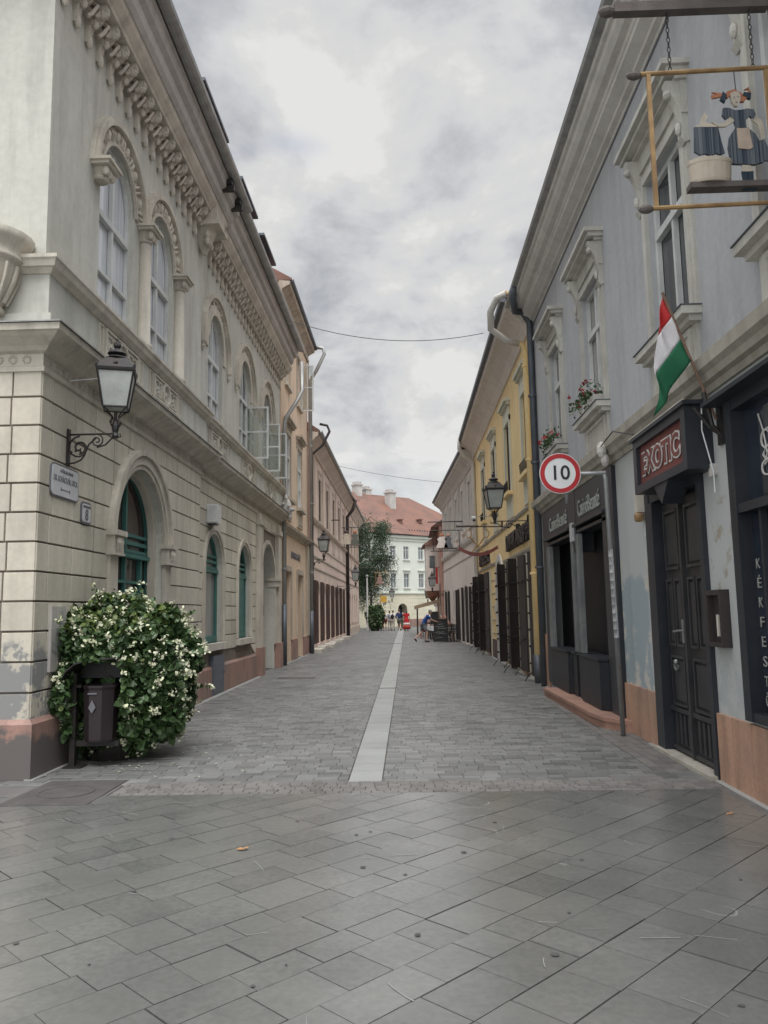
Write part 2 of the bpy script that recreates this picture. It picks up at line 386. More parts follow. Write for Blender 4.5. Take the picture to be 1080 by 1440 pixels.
def text(s, size, T, m, parent, org, xd, yd, width=None, depth=.008, name='lettering', bold=0.):
    cu = D.curves.new('t', 'FONT'); cu.body = s; cu.size = size; cu.extrude = depth; cu.align_x = 'CENTER'; cu.align_y = 'CENTER'; cu.offset = bold
    cu.resolution_u = 3
    t = D.objects.new('t', cu); COL.objects.link(t); bpy.context.view_layer.update()
    me = D.meshes.new_from_object(t.evaluated_get(bpy.context.evaluated_depsgraph_get())); D.objects.remove(t)
    xs = [v.co.x for v in me.vertices]; w = max(xs) - min(xs); sx = (width / w) if width else 1
    xd = Vector(xd).normalized(); yd = Vector(yd).normalized(); zd = xd.cross(yd)
    o0 = Vector(org) - ORG[parent]
    for v in me.vertices: v.co = o0 + xd * v.co.x * sx + yd * v.co.y + zd * v.co.z
    me.materials.clear(); me.materials.append(M[m]); me.name = name
    o = D.objects.new(name, me); COL.objects.link(o); o.parent = parent; ORG[o] = ORG[parent]; return o

def TL(u, n, z): return (XL + n, u, z)
def TR(u, n, z): return (XR - n, u, z)

def window(root, T, a, b, c, d, n=-.16, arch=False, fm='white_paint', gm='g_dark', trans=(), mull=True, sill=None, fw=.055, sm='sillstone', name='window', pane_z=None):
    mb = MB(T); r_ = (b - a) / 2; uc = (a + b) / 2; zs = d - r_
    if arch:
        mb.poly([(a, n, c)] + [(uc - r_ * math.cos(PI * i / 18), n, zs + r_ * math.sin(PI * i / 18)) for i in range(19)] + [(b, n, c)])
    else: mb.poly([(a, n, c), (b, n, c), (b, n, d), (a, n, d)])
    w = build(mb, name, gm, root, recalc=False)
    f = MB(T); n1, n2 = n + .005, n + .055
    if arch: f.aband(uc, zs, r_ - fw, r_, n1, n2, leg=c)
    else:
        f.box(a, a + fw, n1, n2, c, d); f.box(b - fw, b, n1, n2, c, d); f.box(a + fw, b - fw, n1, n2, d - fw, d)
    f.box(a + fw, b - fw, n1, n2, c, c + fw)
    top = d if not arch else d
    if mull: f.box(uc - .03, uc + .03, n1, n2 + .008, c + fw, d - fw)
    for t in trans:
        z, hh = (t if isinstance(t, tuple) else (t, .05))
        f.box(a + fw, b - fw, n1, n2 + (.02 if hh > .06 else .003), z, z + hh)
    build(f, 'frame', fm, w)
    if sill:
        q = MB(T); q.box(a - .1, b + .1, n, sill, c - .1, c - .002); build(q, 'sill', sm, w)
    return w

# ------------------------------------------------------------------ ground
gb = MB(); gb.box(-60, 60, -14, 150, -.4, -.012); struct(gb, 'ground', 'bedding')
# big diagonal slabs of the crossing
pv = MB(); e1 = Vector((.688, .726)); e2 = Vector((-.726, .688)); v = -14.0; rp = random.Random(5)
while v < 15:
    h = rp.choice([.22, .26, .26, .30, .34]); u = -14 - rp.random()
    while u < 14:
        l = rp.choice([.26, .32, .38, .44, .52]) * rp.uniform(.92, 1.08)
        g1, g2, g3, g4 = (rp.choice([.0015, .0025, .0035, .0055]) for _ in range(4))
        pts = [Vector((u + g1, v + g3)), Vector((u + l - g2, v + g3)), Vector((u + l - g2, v + h - g4)), Vector((u + g1, v + h - g4))]
        P = [e1 * q.x + e2 * q.y for q in pts]
        # clip to y < 7.46
        def clip(poly, f):
            out = []
            for i, p in enumerate(poly):
                q = poly[i - 1]; fp, fq = f(p), f(q)
                if (fp < 0) != (fq < 0): out.append(q + (p - q) * (fq / (fq - fp)))
                if fp < 0: out.append(p)
            return out
        P = clip(P, lambda p: p.y - 7.46)
        if len(P) > 2: P = clip(P, lambda p: p.x - (2.78 if p.y > 6.4 else 2.78))
        if len(P) > 2 and all(p.y > -6 for p in P) and all(abs(p.x) < 9.5 for p in P):
            dz = rp.uniform(-.0012, .0012)
            k = len(pv.v)
            pv.v += [(p.x, p.y, dz) for p in P]; pv.v += [(p.x, p.y, -.011) for p in P]; m_ = len(P)
            pv.f.append(tuple(range(k, k + m_)))
            for t in range(m_): pv.f.append((k + t, k + (t + 1) % m_, k + m_ + (t + 1) % m_, k + m_ + t))
        u += l
    v += h
struct(pv, 'pavement', 'paver')
# street setts
def setts(mbx, y0, y1, xa, xb, ch, bw, rg, jit=.25, skip=None, gap=.005):
    y = y0
    while y < y1:
        h = ch * rg.uniform(1 - jit * .4, 1 + jit * .4); x = xa(y) - rg.random() * bw; e = xb(y)
        while x < e:
            l = bw * rg.uniform(1 - jit, 1 + jit)
            x0, x1 = max(x, xa(y)), min(x + l, e)
            if x1 - x0 > .03 and not (skip and skip((x0 + x1) / 2, y)):
                g = gap; z = rg.uniform(-.003, .002); k = len(mbx.v)
                mbx.v += [(x0 + g, y + g, z), (x1 - g, y + g, z), (x1 - g, y + h - g, z), (x0 + g, y + h - g, z),
                          (x0, y, -.013), (x1, y, -.013), (x1, y + h, -.013), (x0, y + h, -.013)]
                mbx.f += [(k, k + 1, k + 2, k + 3)] + [(k + t, k + (t + 1) % 4, k + 4 + (t + 1) % 4, k + 4 + t) for t in range(4)]
            x += l
        y += h
def strip_x(y): return -.61 - (y - 7.9) * .0036, -.29 - (y - 7.9) * .0011
def wallR(y): return 2.95 if y < 33 else 2.95 - (y - 33) * .65 / 17
rs = random.Random(3)
sb = MB()
setts(sb, 7.93, 24, lambda y: -4.1, lambda y: strip_x(y)[0] - .01, .125, .21, rs)
setts(sb, 7.93, 24, lambda y: strip_x(y)[1] + .01, lambda y: 2.45 if 8.2 < y < 15 else 2.95, .125, .21, rs)
setts(sb, 24, 78, lambda y: -4.1 if y < 66 else -8, lambda y: strip_x(y)[0] - .01, .14, .24, rs)
setts(sb, 24, 78, lambda y: strip_x(y)[1] + .01, lambda y: wallR(y) if y < 50 else 4, .14, .24, rs)
struct(sb, 'street', 'sett')
s2 = MB()
setts(s2, 7.47, 7.93, lambda y: -2.8, lambda y: 2.9, .092, .115, rs)
# small edging setts running along the right wall
y = 8.25
while y < 15:
    for k_ in range(4):
        x0 = 2.46 + k_ * .12; h = .13
        if y > 11.2 and x0 > 2.5: continue
        i = len(s2.v); z = rs.uniform(-.003, .002)
        s2.v += [(x0 + .005, y + .005, z), (x0 + .113, y + .005, z), (x0 + .113, y + h - .005, z), (x0 + .005, y + h - .005, z), (x0, y, -.013), (x0 + .12, y, -.013), (x0 + .12, y + h, -.013), (x0, y + h, -.013)]
        s2.f += [(i, i + 1, i + 2, i + 3)] + [(i + t, i + (t + 1) % 4, i + 4 + (t + 1) % 4, i + 4 + t) for t in range(4)]
    y += .13
struct(s2, 'cobbled_band_pavement', 'sett_small')
# pale drainage strip
st = MB(); y = 7.94; i_ = 0
while y < 72:
    l = .42 if i_ % 3 else .5; y2 = y + l
    a, b = strip_x(y); a2, b2 = strip_x(y2)
    for (p, q) in (((a, b), (a2, b2)),):
        k = len(st.v); st.v += [(p[0], y + .003, .002), (p[1], y + .003, .002), (q[1], y2 - .003, .002), (q[0], y2 - .003, .002), (p[0], y + .003, -.011), (p[1], y + .003, -.011), (q[1], y2 - .003, -.011), (q[0], y2 - .003, -.011)]
        st.f += [(k, k + 1, k + 2, k + 3)] + [(k + t, k + (t + 1) % 4, k + 4 + (t + 1) % 4, k + 4 + t) for t in range(4)]
    y = y2; i_ += 1
struct(st, 'paving_strip_path', 'strip')
sl = MB(); a, b = strip_x(17.2); sl.box(a + .0, b - .0, 17.15, 17.27, -.01, .005); 
tag(build(sl, 'drain_grate', 'iron_plate'), 'narrow dark drain slot crossing the pale paving strip', 'drain')
ap = MB(); ap.poly([(2.785, -6, -.004), (4, -6, -.004), (4, 8.2, -.004), (2.785, 8.2, -.004)]); ap.poly([(-9.6, 7.47, -.004), (-2.82, 7.47, -.004), (-2.82, 7.92, -.004), (-9.6, 7.92, -.004)])
ap.poly([(-9.6, 7.92, -.004), (-3.6, 7.92, -.004), (-3.9, 8.4, -.004), (-9.6, 8.4, -.004)])
struct(ap, 'asphalt_edge_pavement', 'asphalt')
# service cover by the left corner
t = thing('service_cover', 'large dark rectangular service cover set in the paving before the white flowering bush', 'cover', (-3.2, 7.6, 0))
q = MB(); q.prism([(-3.66, 7.09), (-2.86, 7.09), (-2.85, 8.12), (-3.62, 8.12)], -.01, .006); q.v = [(x, z, y) for x, y, z in q.v]; build(q, 'plate', 'iron_plate', t)
q = MB(); q.lathe((-3.25, 7.6, .004), [(.26, 0), (.26, .009), (.24, .009), (.24, .004)], 24); build(q, 'rim', 'iron_plate', t)
for (x, y, w, l) in [(-2.85, 20.2, .95, .5), (-.9, 40, 1.1, .5)]:
    q = MB(); q.box(x - w / 2, x + w / 2, y - l / 2, y + l / 2, -.01, .006)
    tag(build(q, 'manhole_cover', 'iron_plate'), 'flat rectangular manhole cover in the setts ' + ('near the cream palace portal' if y < 30 else 'beside the pale strip far down the street'), 'manhole cover', 'manhole covers in the street')
# scratches and spots in the slabs
sc = MB(); rq = random.Random(21)
for k_ in range(38):
    x = rq.uniform(-3.2, 2.6); y = rq.uniform(3.4, 7.3); a = rq.uniform(0, PI); l = rq.uniform(.04, .22); w = rq.uniform(.0012, .0035)
    pts = []; nseg = 4
    for i in range(nseg + 1):
        pts.append(Vector((x, y))); a += rq.uniform(-.14, .14); x += math.cos(a) * l / nseg; y += math.sin(a) * l / nseg
    for p, q_ in zip(pts, pts[1:]):
        d = (q_ - p).normalized(); nv = Vector((-d.y, d.x)) * w
        sc.poly([(p.x + nv.x, p.y + nv.y, .0045), (q_.x + nv.x, q_.y + nv.y, .0045), (q_.x - nv.x, q_.y - nv.y, .0045), (p.x - nv.x, p.y - nv.y, .0045)])
struct(sc, 'pavement_veins', 'scar')
sp = MB()
for k_ in range(26):
    x = rq.uniform(-2.5, 2.4); y = rq.uniform(3.4, 7.3); r_ = rq.uniform(.008, .022)
    sp.poly([(x + r_ * math.cos(a_) * rq.uniform(.7, 1.2), y + r_ * math.sin(a_), .0042) for a_ in [i * PI / 4 for i in range(8)]])
struct(sp, 'pavement_spots', 'spot')
lb = MB()
for k_ in range(150):
    x = rq.gauss(-2.9, .7); y = rq.uniform(8.2, 12.0)
    if x < -4: continue
    r_ = rq.uniform(.006, .016); a0 = rq.uniform(0, 6)
    lb.poly([(x + r_ * math.cos(a_ + a0), y + r_ * .7 * math.sin(a_ + a0), .006 + rq.uniform(0, .006)) for a_ in [i * PI / 3 for i in range(6)]])
tag(build(lb, 'fallen_petals', 'petal'), 'small fallen white petals scattered round the flowering bush', 'petals', None, 'stuff')
def dry_leaf(x, y, s, a, label):
    q = MB(); pts = [(0, 0), (.35, .22), (.7, .1), (1, .32), (1.25, 0), (.95, -.2), (.6, -.3), (.3, -.12)]
    P = [(x + s * (u * math.cos(a) - v_ * math.sin(a)), y + s * (u * math.sin(a) + v_ * math.cos(a)), .006 + .012 * abs(math.sin(u * 3 + v_ * 5))) for u, v_ in pts]
    k = len(q.v); q.v += P + [(p[0], p[1], p[2] + .002) for p in P]; m_ = len(P)
    q.f += [tuple(range(m_)), tuple(range(m_, 2 * m_))] + [(t, (t + 1) % m_, m_ + (t + 1) % m_, m_ + t) for t in range(m_)]
    tag(build(q, 'fallen_leaf', 'dry_leaf'), label, 'leaf')
dry_leaf(-1.24, 5.74, .075, .1, 'dry orange leaf lying alone on the left of the slabs')
dry_leaf(2.48, 6.55, .06, .4, 'brown curled leaf lying near the right shop wall')

# ------------------------------------------------------------------ cream palace (left)
# thin pale mortar line where walls meet the ground
q = MB()
for (pp_) in ([(-3.87, 8.16), (-3.87, 20.8)], [(-3.94, 25.1), (-3.94, 65)], [(2.9, 33), (2.9, 15.4)], [(2.9, 9.9), (2.9, 3)]):
    q.sweep([(-.06, .012), (.035, .004), (.035, -.01), (-.06, -.01)], pp_)
struct(q, 'mortar_line_pavement', 'strip')
P = thing('palace', 'cream two storey palace with arched windows, rusticated ground floor and bracketed cornice', 'building', (-4, 16, 0))
X1, X2 = -3.95, -4.03; YC, YB, YE = 8.25, 14.85, 24.95
T1 = lambda u, n, z: (X1 + n, u, z)
T2 = lambda u, n, z: (X2 + n, u, z)
TS = lambda u, n, z: (X1 - u, YC - n, z)
gA = [(10.50, 12.60, .0, 3.80, True, -.36)]
gB = [(15.52, 16.98, 1.05, 3.30, True, -.30), (18.60, 20.00, 1.05, 3.30, True, -.30), (21.55, 23.85, .0, 3.62, True, -.9)]
uA = [(9.70, 11.00, 5.5, 8.15, True, -.28), (11.66, 12.96, 5.5, 8.15, True, -.28)]
uB = [(c_ - .63, c_ + .63, 5.5, 8.02, True, -.28) for c_ in (16.33, 19.43, 22.53)]
w = MB(T1); w.wall(YC, YB, 0, 4.4, gA); w.wall(YC, YB, 4.4, 9.9, uA)
w.T = T2; w.wall(YB, YE, 0, 4.4, gB); w.wall(YB, YE, 4.4, 9.9, uB)
w.T = TS; w.poly([(0, 0, 0), (9, 0, 0), (9, 0, 9.9), (0, 0, 9.9)])
w.T = T1; w.poly([(YB, 0, 0), (YB, -.1, 0), (YB, -.1, 9.9), (YB, 0, 9.9)])
w.T = T2; w.poly([(YE, 0, 0), (YE, -6, 0), (YE, -6, 9.9), (YE, 0, 9.9)])
palwall = build(w, 'wall', 'cream_up', P)
# mortar backing a little proud on the ground floor is the wall itself; the blocks stand off it
jb = MB(T1); jb.wall(YC - .002, YB + .001, .5, 4.36, [(o[0], o[1], max(o[2], .5), o[3], o[4], 0) for o in gA], n=.004)
jb.T = T2; jb.wall(YB + .002, YE, .5, 4.36, [(o[0], o[1], max(o[2], .5), o[3], o[4], 0) for o in gB], n=.004)
jb.T = TS; jb.poly([(-.002, .004, .5), (9, .004, .5), (9, .004, 4.36), (-.002, .004, 4.36)])
build(jb, 'mortar', 'joint', P)
zb = [.55 + i * .3157 for i in range(13)]
rb = random.Random(4)
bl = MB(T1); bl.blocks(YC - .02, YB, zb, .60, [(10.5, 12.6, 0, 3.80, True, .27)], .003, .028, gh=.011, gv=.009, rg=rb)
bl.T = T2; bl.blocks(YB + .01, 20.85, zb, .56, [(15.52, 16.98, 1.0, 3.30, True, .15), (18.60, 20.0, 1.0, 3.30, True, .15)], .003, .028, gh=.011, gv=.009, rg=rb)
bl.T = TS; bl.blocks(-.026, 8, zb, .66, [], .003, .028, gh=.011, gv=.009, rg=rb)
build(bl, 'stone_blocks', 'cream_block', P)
prof = [(-.05, 0), (.075, 0), (.075, .55), (.03, .60), (-.05, .60)]
segs = [[(-12, YC), (X1, YC), (X1, 10.2)], [(X1, 12.9), (X1, YB), (X2, YB), (X2, 15.9)]]
y = 15.9
while y < 20.6: segs.append([(X2, y + .008), (X2, min(y + 1.2, 20.85))]); y += 1.2
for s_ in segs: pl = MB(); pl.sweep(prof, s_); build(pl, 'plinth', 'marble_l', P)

# portal pilasters at the far end of the ground floor
pp = MB(T2)
for (a, b) in ((20.88, 21.42), (24.0, 24.5)):
    pp.box(a, b, .0, .12, .72, 4.32); pp.box(a - .04, b + .04, .0, .16, 4.0, 4.14)
pp.box(21.42, 24.0, .0, .05, 3.98, 4.32)
for (a, b) in ((21.6, 22.35), (23.1, 23.8)): pp.box(a, b, .05, .075, 4.02, 4.26)
pp.aband(22.7, 2.47, 1.15, 1.26, 0, .05, leg=.72)
pp.box(24.5, 24.93, 0, .04, .6, 4.3)
build(pp, 'portal_surround', 'cream_orn', P)
for (a, b) in ((20.84, 21.46), (23.96, 24.54)): pq = MB(T2); pq.box(a, b, 0, .17, 0, .74); build(pq, 'portal_base', 'marble_l', P)
pc = MB(T2); pc.box(23.82, 24.1, -.2, .16, 2.42, 2.6); pc.box(23.78, 24.14, -.22, .2, 2.6, 2.68); build(pc, 'capital', 'cream_orn', P)
dr = MB(T2); dr.poly([(21.5, -.88, 0), (23.9, -.88, 0), (23.9, -.88, 3.7), (21.5, -.88, 3.7)])
pd = build(dr, 'door', 'cream_orn', P)
dd = MB(T2)
for k_ in range(4): dd.box(21.6 + k_ * .57, 22.1 + k_ * .57, -.88, -.84, .3, 2.4)
build(dd, 'door_panel', 'cream_orn', pd)
# string cornice between floors with a frieze of rosettes
pathA = [(-13, YC), (X1, YC), (X1, YB), (X2, YB), (X2, YE)]
cs = MB(); cs.sweep([(-.05, 4.30), (.055, 4.30), (.06, 4.35), (.035, 4.37), (.035, 4.50), (.09, 4.52), (.13, 4.56), (.20, 4.60), (.26, 4.63), (.30, 4.66), (.33, 4.67), (.34, 4.74), (.10, 4.82), (-.05, 4.82)], pathA)
build(cs, 'string_cornice', 'cream_orn', P)
cf = MB()
cf.sweep([(.24, 4.768), (.36, 4.744), (.36, 4.758), (.1, 4.84), (.05, 4.84)], pathA); build(cf, 'cornice_flashing', 'zinc', P)
fz = MB(T1)
def rosette(mb_, u, z, r_, n):
    for k in range(8):
        a = k * PI / 4
        cx, cz = u + math.cos(a) * r_ * .68, z + math.sin(a) * r_ * .68
        mb_.prism([(cx + r_ * .2 * math.cos(b_), cz + r_ * .2 * math.sin(b_)) for b_ in (0, PI / 2, PI, -PI / 2)], n, n + .012)
    mb_.aband(u, z, r_ * .9, r_ * 1.02, n, n + .01, seg=10, a0=0, a1=2 * PI)
for tt, u0, u1 in ((T1, YC + .12, YB), (T2, YB + .1, YE), (TS, .15, 3.0)):
    fz.T = tt; u = u0
    while u < u1: rosette(fz, u, 4.435, .05, .035); u += .155
build(fz, 'rosette_frieze', 'cream_orn', P)
# parapet apron and sill ledge
apn = MB(); apn.sweep([(-.05, 4.82), (.15, 4.82), (.15, 4.92), (.10, 4.94), (.10, 5.42), (-.05, 5.42)], pathA); build(apn, 'apron', 'cream_up', P)
lg = MB(); lg.sweep([(-.05, 5.38), (.12, 5.38), (.16, 5.43), (.19, 5.44), (.21, 5.50), (.23, 5.52), (.23, 5.56), (-.05, 5.62)], pathA); build(lg, 'sill_ledge', 'cream_orn', P)
def apron_panel(T, uc, half):
    q = MB(T)
    def fr(a, b, c, d, t=.025, n0=.10, n1=.125):
        q.box(a, b, n0, n1, c, c + t); q.box(a, b, n0, n1, d - t, d); q.box(a, a + t, n0, n1, c + t, d - t); q.box(b - t, b, n0, n1, c + t, d - t)
    fr(uc - half, uc - half + .14, 4.97, 5.35); fr(uc + half - .14, uc + half, 4.97, 5.35)
    a = uc - half + .2; b = uc + half - .2; L3 = (b - a) / 3
    fr(a, b, 4.97, 5.35, .03, .10, .135)
    fr(a + .06, a + L3 - .02, 5.03, 5.29); fr(b - L3 + .02, b - .06, 5.03, 5.29)
    q.aband(uc, 5.16, L3 * .36, L3 * .48, .10, .14, seg=14, a0=0, a1=2 * PI); q.ell(T(uc, .10, 5.16) if False else (uc, .1, 5.16), .05, .04, .05, 8, 4)
    for s_ in (-1, 1):
        for k in range(3): q.prism([(uc + s_ * (L3 * .95) + (-.05 if k % 2 else .05), 5.06 + k * .08), (uc + s_ * L3 * .95 + (.03 if k % 2 else -.03), 5.09 + k * .08), (uc + s_ * L3 * .95, 5.13 + k * .08)], .10, .125)
    build(q, 'apron_panel', 'cream_orn', P)
apron_panel(T1, 10.35, .82); apron_panel(T1, 12.31, .82)
for c_ in (16.33, 19.43, 22.53): apron_panel(T2, c_, .92)
# upper windows
def curl_trans(): return ((7.18, .09), 6.35)
for T, lst in ((T1, uA), (T2, uB)):
    for k, o in enumerate(lst):
        a, b, c_, d_, _, bk = o; uc = (a + b) / 2; r_ = (b - a) / 2; zs = d_ - r_
        W = window(P, T, a, b, 5.5, d_, n=-.13, arch=True, gm='g_sky' if T is T1 or k == 0 else 'g_far', trans=((6.98, .09), 6.25, 7.55) if False else ((6.98, .09), 6.22), fw=.06)
        tri = MB(T)
        tri.aband(uc, zs, r_ + .0, r_ + .035, -.02, .045, leg=zs)
        if T is T1:
            tri.aband(uc, zs, r_ + .25, r_ + .33, 0, .11, seg=22); tri.aband(uc, zs, r_ + .035, r_ + .25, 0, .03, seg=22)
            tri.aband(uc, zs, r_ + .33, r_ + .36, 0, .07, seg=22)
            for i in range(13):
                an = PI * (i + .5) / 13
                cu, cz = uc - (r_ + .14) * math.cos(an), zs + (r_ + .14) * math.sin(an)
                if i % 2: tri.ell((cu, .035, cz), .055, .05, .085, 8, 5)
                else:
                    for s_ in (-1, 1):
                        an2 = an + s_ * .05
                        cu, cz = uc - (r_ + .15) * math.cos(an2), zs + (r_ + .15) * math.sin(an2)
                        du, dz = -math.cos(an2) * .085, math.sin(an2) * .085
                        tri.tube([(cu - du, .03, cz - dz), (cu, .06, cz), (cu + du, .03, cz + dz)], .022, 5)
        else:
            tri.aband(uc, zs, r_ + .035, r_ + .22, 0, .03, leg=zs - .25)
            tri.aband(uc, zs - .15, r_ + .50, r_ + .58, 0, .10, seg=22); tri.aband(uc, zs - .15, r_ + .44, r_ + .50, 0, .05, seg=22)
            for s_ in (-1, 1):
                x = uc + s_ * (r_ + .51)
                tri.lathe((x, .03, zs - .50), [(.01, 0), (.05, .1), (.04, .14), (.075, .2), (.085, .35)], 8)
            for i in range(5):
                an = PI * (.28 + .44 * i / 4); cu, cz = uc - (r_ + .36) * math.cos(an), zs - .05 + (r_ + .32) * math.sin(an)
                tri.aband(cu, cz, .045, .07, 0, .045, seg=8, a0=0, a1=2 * PI)
        build(tri, 'surround', 'cream_orn', W)
cap = []
for k, u in enumerate((9.52, 11.33, 13.14)):
    if k == 0: u = 9.56
    q = MB(T1); q.lathe((u, .06 if k else -.1, 5.6), [(.13, 0), (.13, .08), (.10, .1), (.09, 1.6), (.085, 1.66)], 10); build(q, 'column', 'cream_orn', P, True)
    q = MB(T1); q.lathe((u, .06, 7.26), [(.10, 0), (.12, .03), (.10, .06), (.14, .2), (.16, .22)], 10); q.box(u - .19, u + .19, 0, .24, 7.42, 7.46); q.box(u - .22, u + .22, 0, .27, 7.46, 7.50)
    for s_ in (-1, 0, 1): q.ell((u + s_ * .1, .17, 7.36), .05, .05, .07, 6, 4)
    build(q, 'capital', 'cream_orn', P)
# opened casements of the two far windows
def casement(parent, T, u, zlo, zhi, n0, n1, name='open_sash', du=0.):
    q = MB(T); f = .045
    q.box(u, u + .035, n0, n0 + f, zlo, zhi); q.box(u, u + .035, n1 - f, n1, zlo, zhi)
    for z in (zlo, zlo + (zhi - zlo) * .5, zhi - f): q.box(u + .001, u + .034, n0 + f, n1 - f, z, z + f)
    a = build(q, name, 'white_paint', parent)
    g = MB(T); g.box(u + .012, u + .018, n0 + f, n1 - f, zlo + f, zhi - f)
    build(g, 'sash_glass', 'pane_clear', a)
m = D.materials.new('pane_clear'); m.use_nodes = True; nt = m.node_tree; nt.nodes.clear()
o_ = nt.nodes.new('ShaderNodeOutputMaterial'); mx = nt.nodes.new('ShaderNodeMixShader'); tr = nt.nodes.new('ShaderNodeBsdfTransparent'); gl = nt.nodes.new('ShaderNodeBsdfGlossy'); gl.inputs['Roughness'].default_value = .08
mx.inputs[0].default_value = .22; nt.links.new(tr.outputs[0], mx.inputs[1]); nt.links.new(gl.outputs[0], mx.inputs[2]); nt.links.new(mx.outputs[0], o_.inputs[0]); tr.inputs[0].default_value = (.92, .95, .94, 1)
M['pane_clear'] = m
casement(P, T2, 20.02, 5.62, 7.0, -.1, .50); casement(P, T2, 21.92, 5.62, 7.0, -.1, .50); casement(P, T2, 23.14, 5.62, 7.0, -.1, .50)
# ground windows
def gwin(T, o, kind):
    a, b, c_, d_ = o[:4]; uc = (a + b) / 2; r_ = (b - a) / 2; zs = d_ - r_
    dz_ = 0 if kind == 'door' else .14
    W = window(P, (lambda u, n, z: T(u, n + dz_, z)), a, b, c_, d_, n=-.27, arch=True, fm='green', gm={'door': 'g_brown', 'pale': 'g_grey', 'green': 'g_dark'}[kind], trans=((2.58, .05), (2.70, .06), (2.82, .05)), mull=kind == 'door', fw=.07)
    q = MB(lambda u, n, z: T(u, n + dz_, z))
    if kind == 'door':
        for (z, hh) in ((2.50, .06),): q.box(a, b, -.27, -.16, z, z + hh)
        q.box(a + .35, a + .42, -.265, -.2, .5, 2.5); q.box(b - .42, b - .35, -.265, -.2, .5, 2.5)
        q.box(a, b, -.266, -.205, .0, .9)
        q.box(a, b, -.266, -.21, 2.12, 2.16)
    else:
        q.box(a, b, -.27, -.19, 2.50, 2.57)
        if kind == 'green': q.box(a + .06, b - .3, -.26, -.20, 1.2, 2.5)
        q.box(a + .05, b - .05, -.27, -.2, c_, c_ + .14)
    build(q, 'transom', 'green', W)
    s_ = MB(T)
    if kind == 'door':
        s_.aband(uc, zs, r_ - .1, r_ - .0, -.2, -.10, seg=24, leg=.1); s_.aband(uc, zs, r_, r_ + .07, 0, .05, seg=24)
        s_.aband(uc, zs, r_ + .07, r_ + .20, 0, .075, seg=24); s_.aband(uc, zs, r_ + .20, r_ + .285, 0, .115, seg=24)
        for sg in (-1, 1):
            u = uc + sg * (r_ + .14); s_.box(u - .14, u + .14, 0, .07, .62, 2.45)
    else:
        s_.aband(uc, zs, r_ - .0, r_ + .07, 0, .05, seg=24, leg=c_ + .02); s_.aband(uc, zs, r_ + .07, r_ + .165, 0, .075, seg=24, leg=c_ + .02)
    build(s_, 'surround', 'cream_orn', W)
    if kind != 'door':
        q = MB(T); q.box(a - .17, b + .17, -.25, .13, c_ - .14, c_ + .0); build(q, 'sill', 'sillstone', W)
gwin(T1, (10.50, 12.60, 0, 3.80), 'door'); gwin(T2, gB[0], 'pale'); gwin(T2, gB[1], 'green')
for u in (10.36, 12.74):
    q = MB(T1); q.box(u - .17, u + .17, 0, .13, 2.47, 2.70); q.box(u - .2, u + .2, 0, .17, 2.70, 2.77); q.box(u - .18, u + .18, 0, .145, 2.44, 2.47)
    for k in range(4): q.tube([(u - .08 + .05 * k, .135, 2.5 + .03 * (k % 2)), (u - .1 + .06 * k, .15, 2.6), (u - .06 + .04 * k, .135, 2.67)], .018, 5)
    build(q, 'capital', 'cream_orn', P)
q = MB(T2); q.box(15.75, 16.7, -.262, -.255, 1.22, 1.42); build(q, 'notice', 'sign_white', P)
q = MB(T2); q.box(16.0, 16.4, -.262, -.255, 1.9, 2.3); build(q, 'notice', 'ink_grey', P)
# bracketed cornice
br = MB(lambda u, n, z: (n, u, z))
pts = [(.0, -.52), (.04, -.53), (.065, -.46), (.055, -.38), (.08, -.28), (.15, -.2), (.23, -.15), (.28, -.1), (.28, 0), (0, 0)]
k = len(pts); i = br.add([(-.055, a, b) for a, b in pts]); j = br.add([(.055, a, b) for a, b in pts])
br.f += [tuple(range(i, i + k)), tuple(range(j, j + k))] + [(i + t_, i + (t_ + 1) % k, j + (t_ + 1) % k, j + t_) for t_ in range(k)]
br.ell((0, .045, -.50), .05, .045, .09, 8, 5); br.ell((0, .22, -.13), .065, .07, .06, 8, 5); br.ell((0, .12, -.25), .04, .05, .07, 6, 4); br.ell((.05, .16, -.16), .03, .05, .05, 6, 4); br.ell((-.05, .16, -.16), .03, .05, .05, 6, 4)
brp = D.meshes.new('bracket'); brp.from_pydata(br.v, [], br.f); brp.materials.append(M['cream_orn'])
bm = bmesh.new(); bm.from_mesh(brp); bmesh.ops.recalc_face_normals(bm, faces=bm.faces); bm.to_mesh(brp); bm.free()
lf = MB()
def brackets(X, u0, u1, step, z):
    u = u0
    while u <= u1:
        o = D.objects.new('bracket', brp); COL.objects.link(o); o.parent = P; o.location = Vector((X, u, z)) - ORG[P]
        u += step
brackets(X1, 8.4, 14.4, .36, 9.40); brackets(X2, 15.65, 24.8, .36, 9.40)
def lombard(T, u0, u1, step):
    q = MB(T); u = u0 + step / 2
    while u < u1:
        q.aband(u, 9.12, step * .32, step * .52, 0, .10, seg=8)
        q.tube([(u, .10, 9.34), (u + .03, .2, 9.28), (u, .14, 9.16), (u - .03, .1, 9.1)], .03, 5)
        for s_ in (-1, 1): q.tube([(u + s_ * .06, .12, 9.36), (u + s_ * .13, .2, 9.3), (u + s_ * .1, .14, 9.2)], .025, 5)
        u += step
    build(q, 'lombard_band', 'cream_orn', P)
lombard(T1, 8.4, 14.4, .36); lombard(T2, 15.65, 24.8, .36)
bs_ = MB(); bs_.sweep([(-.05, 9.38), (.30, 9.38), (.32, 9.42), (.34, 9.44), (.40, 9.52), (.42, 9.60), (-.05, 9.6)], [(-13, YC), (X1, YC), (X1, YB), (X2, YB), (X2, YE)]); build(bs_, 'bed_moulding', 'cream_orn', P)
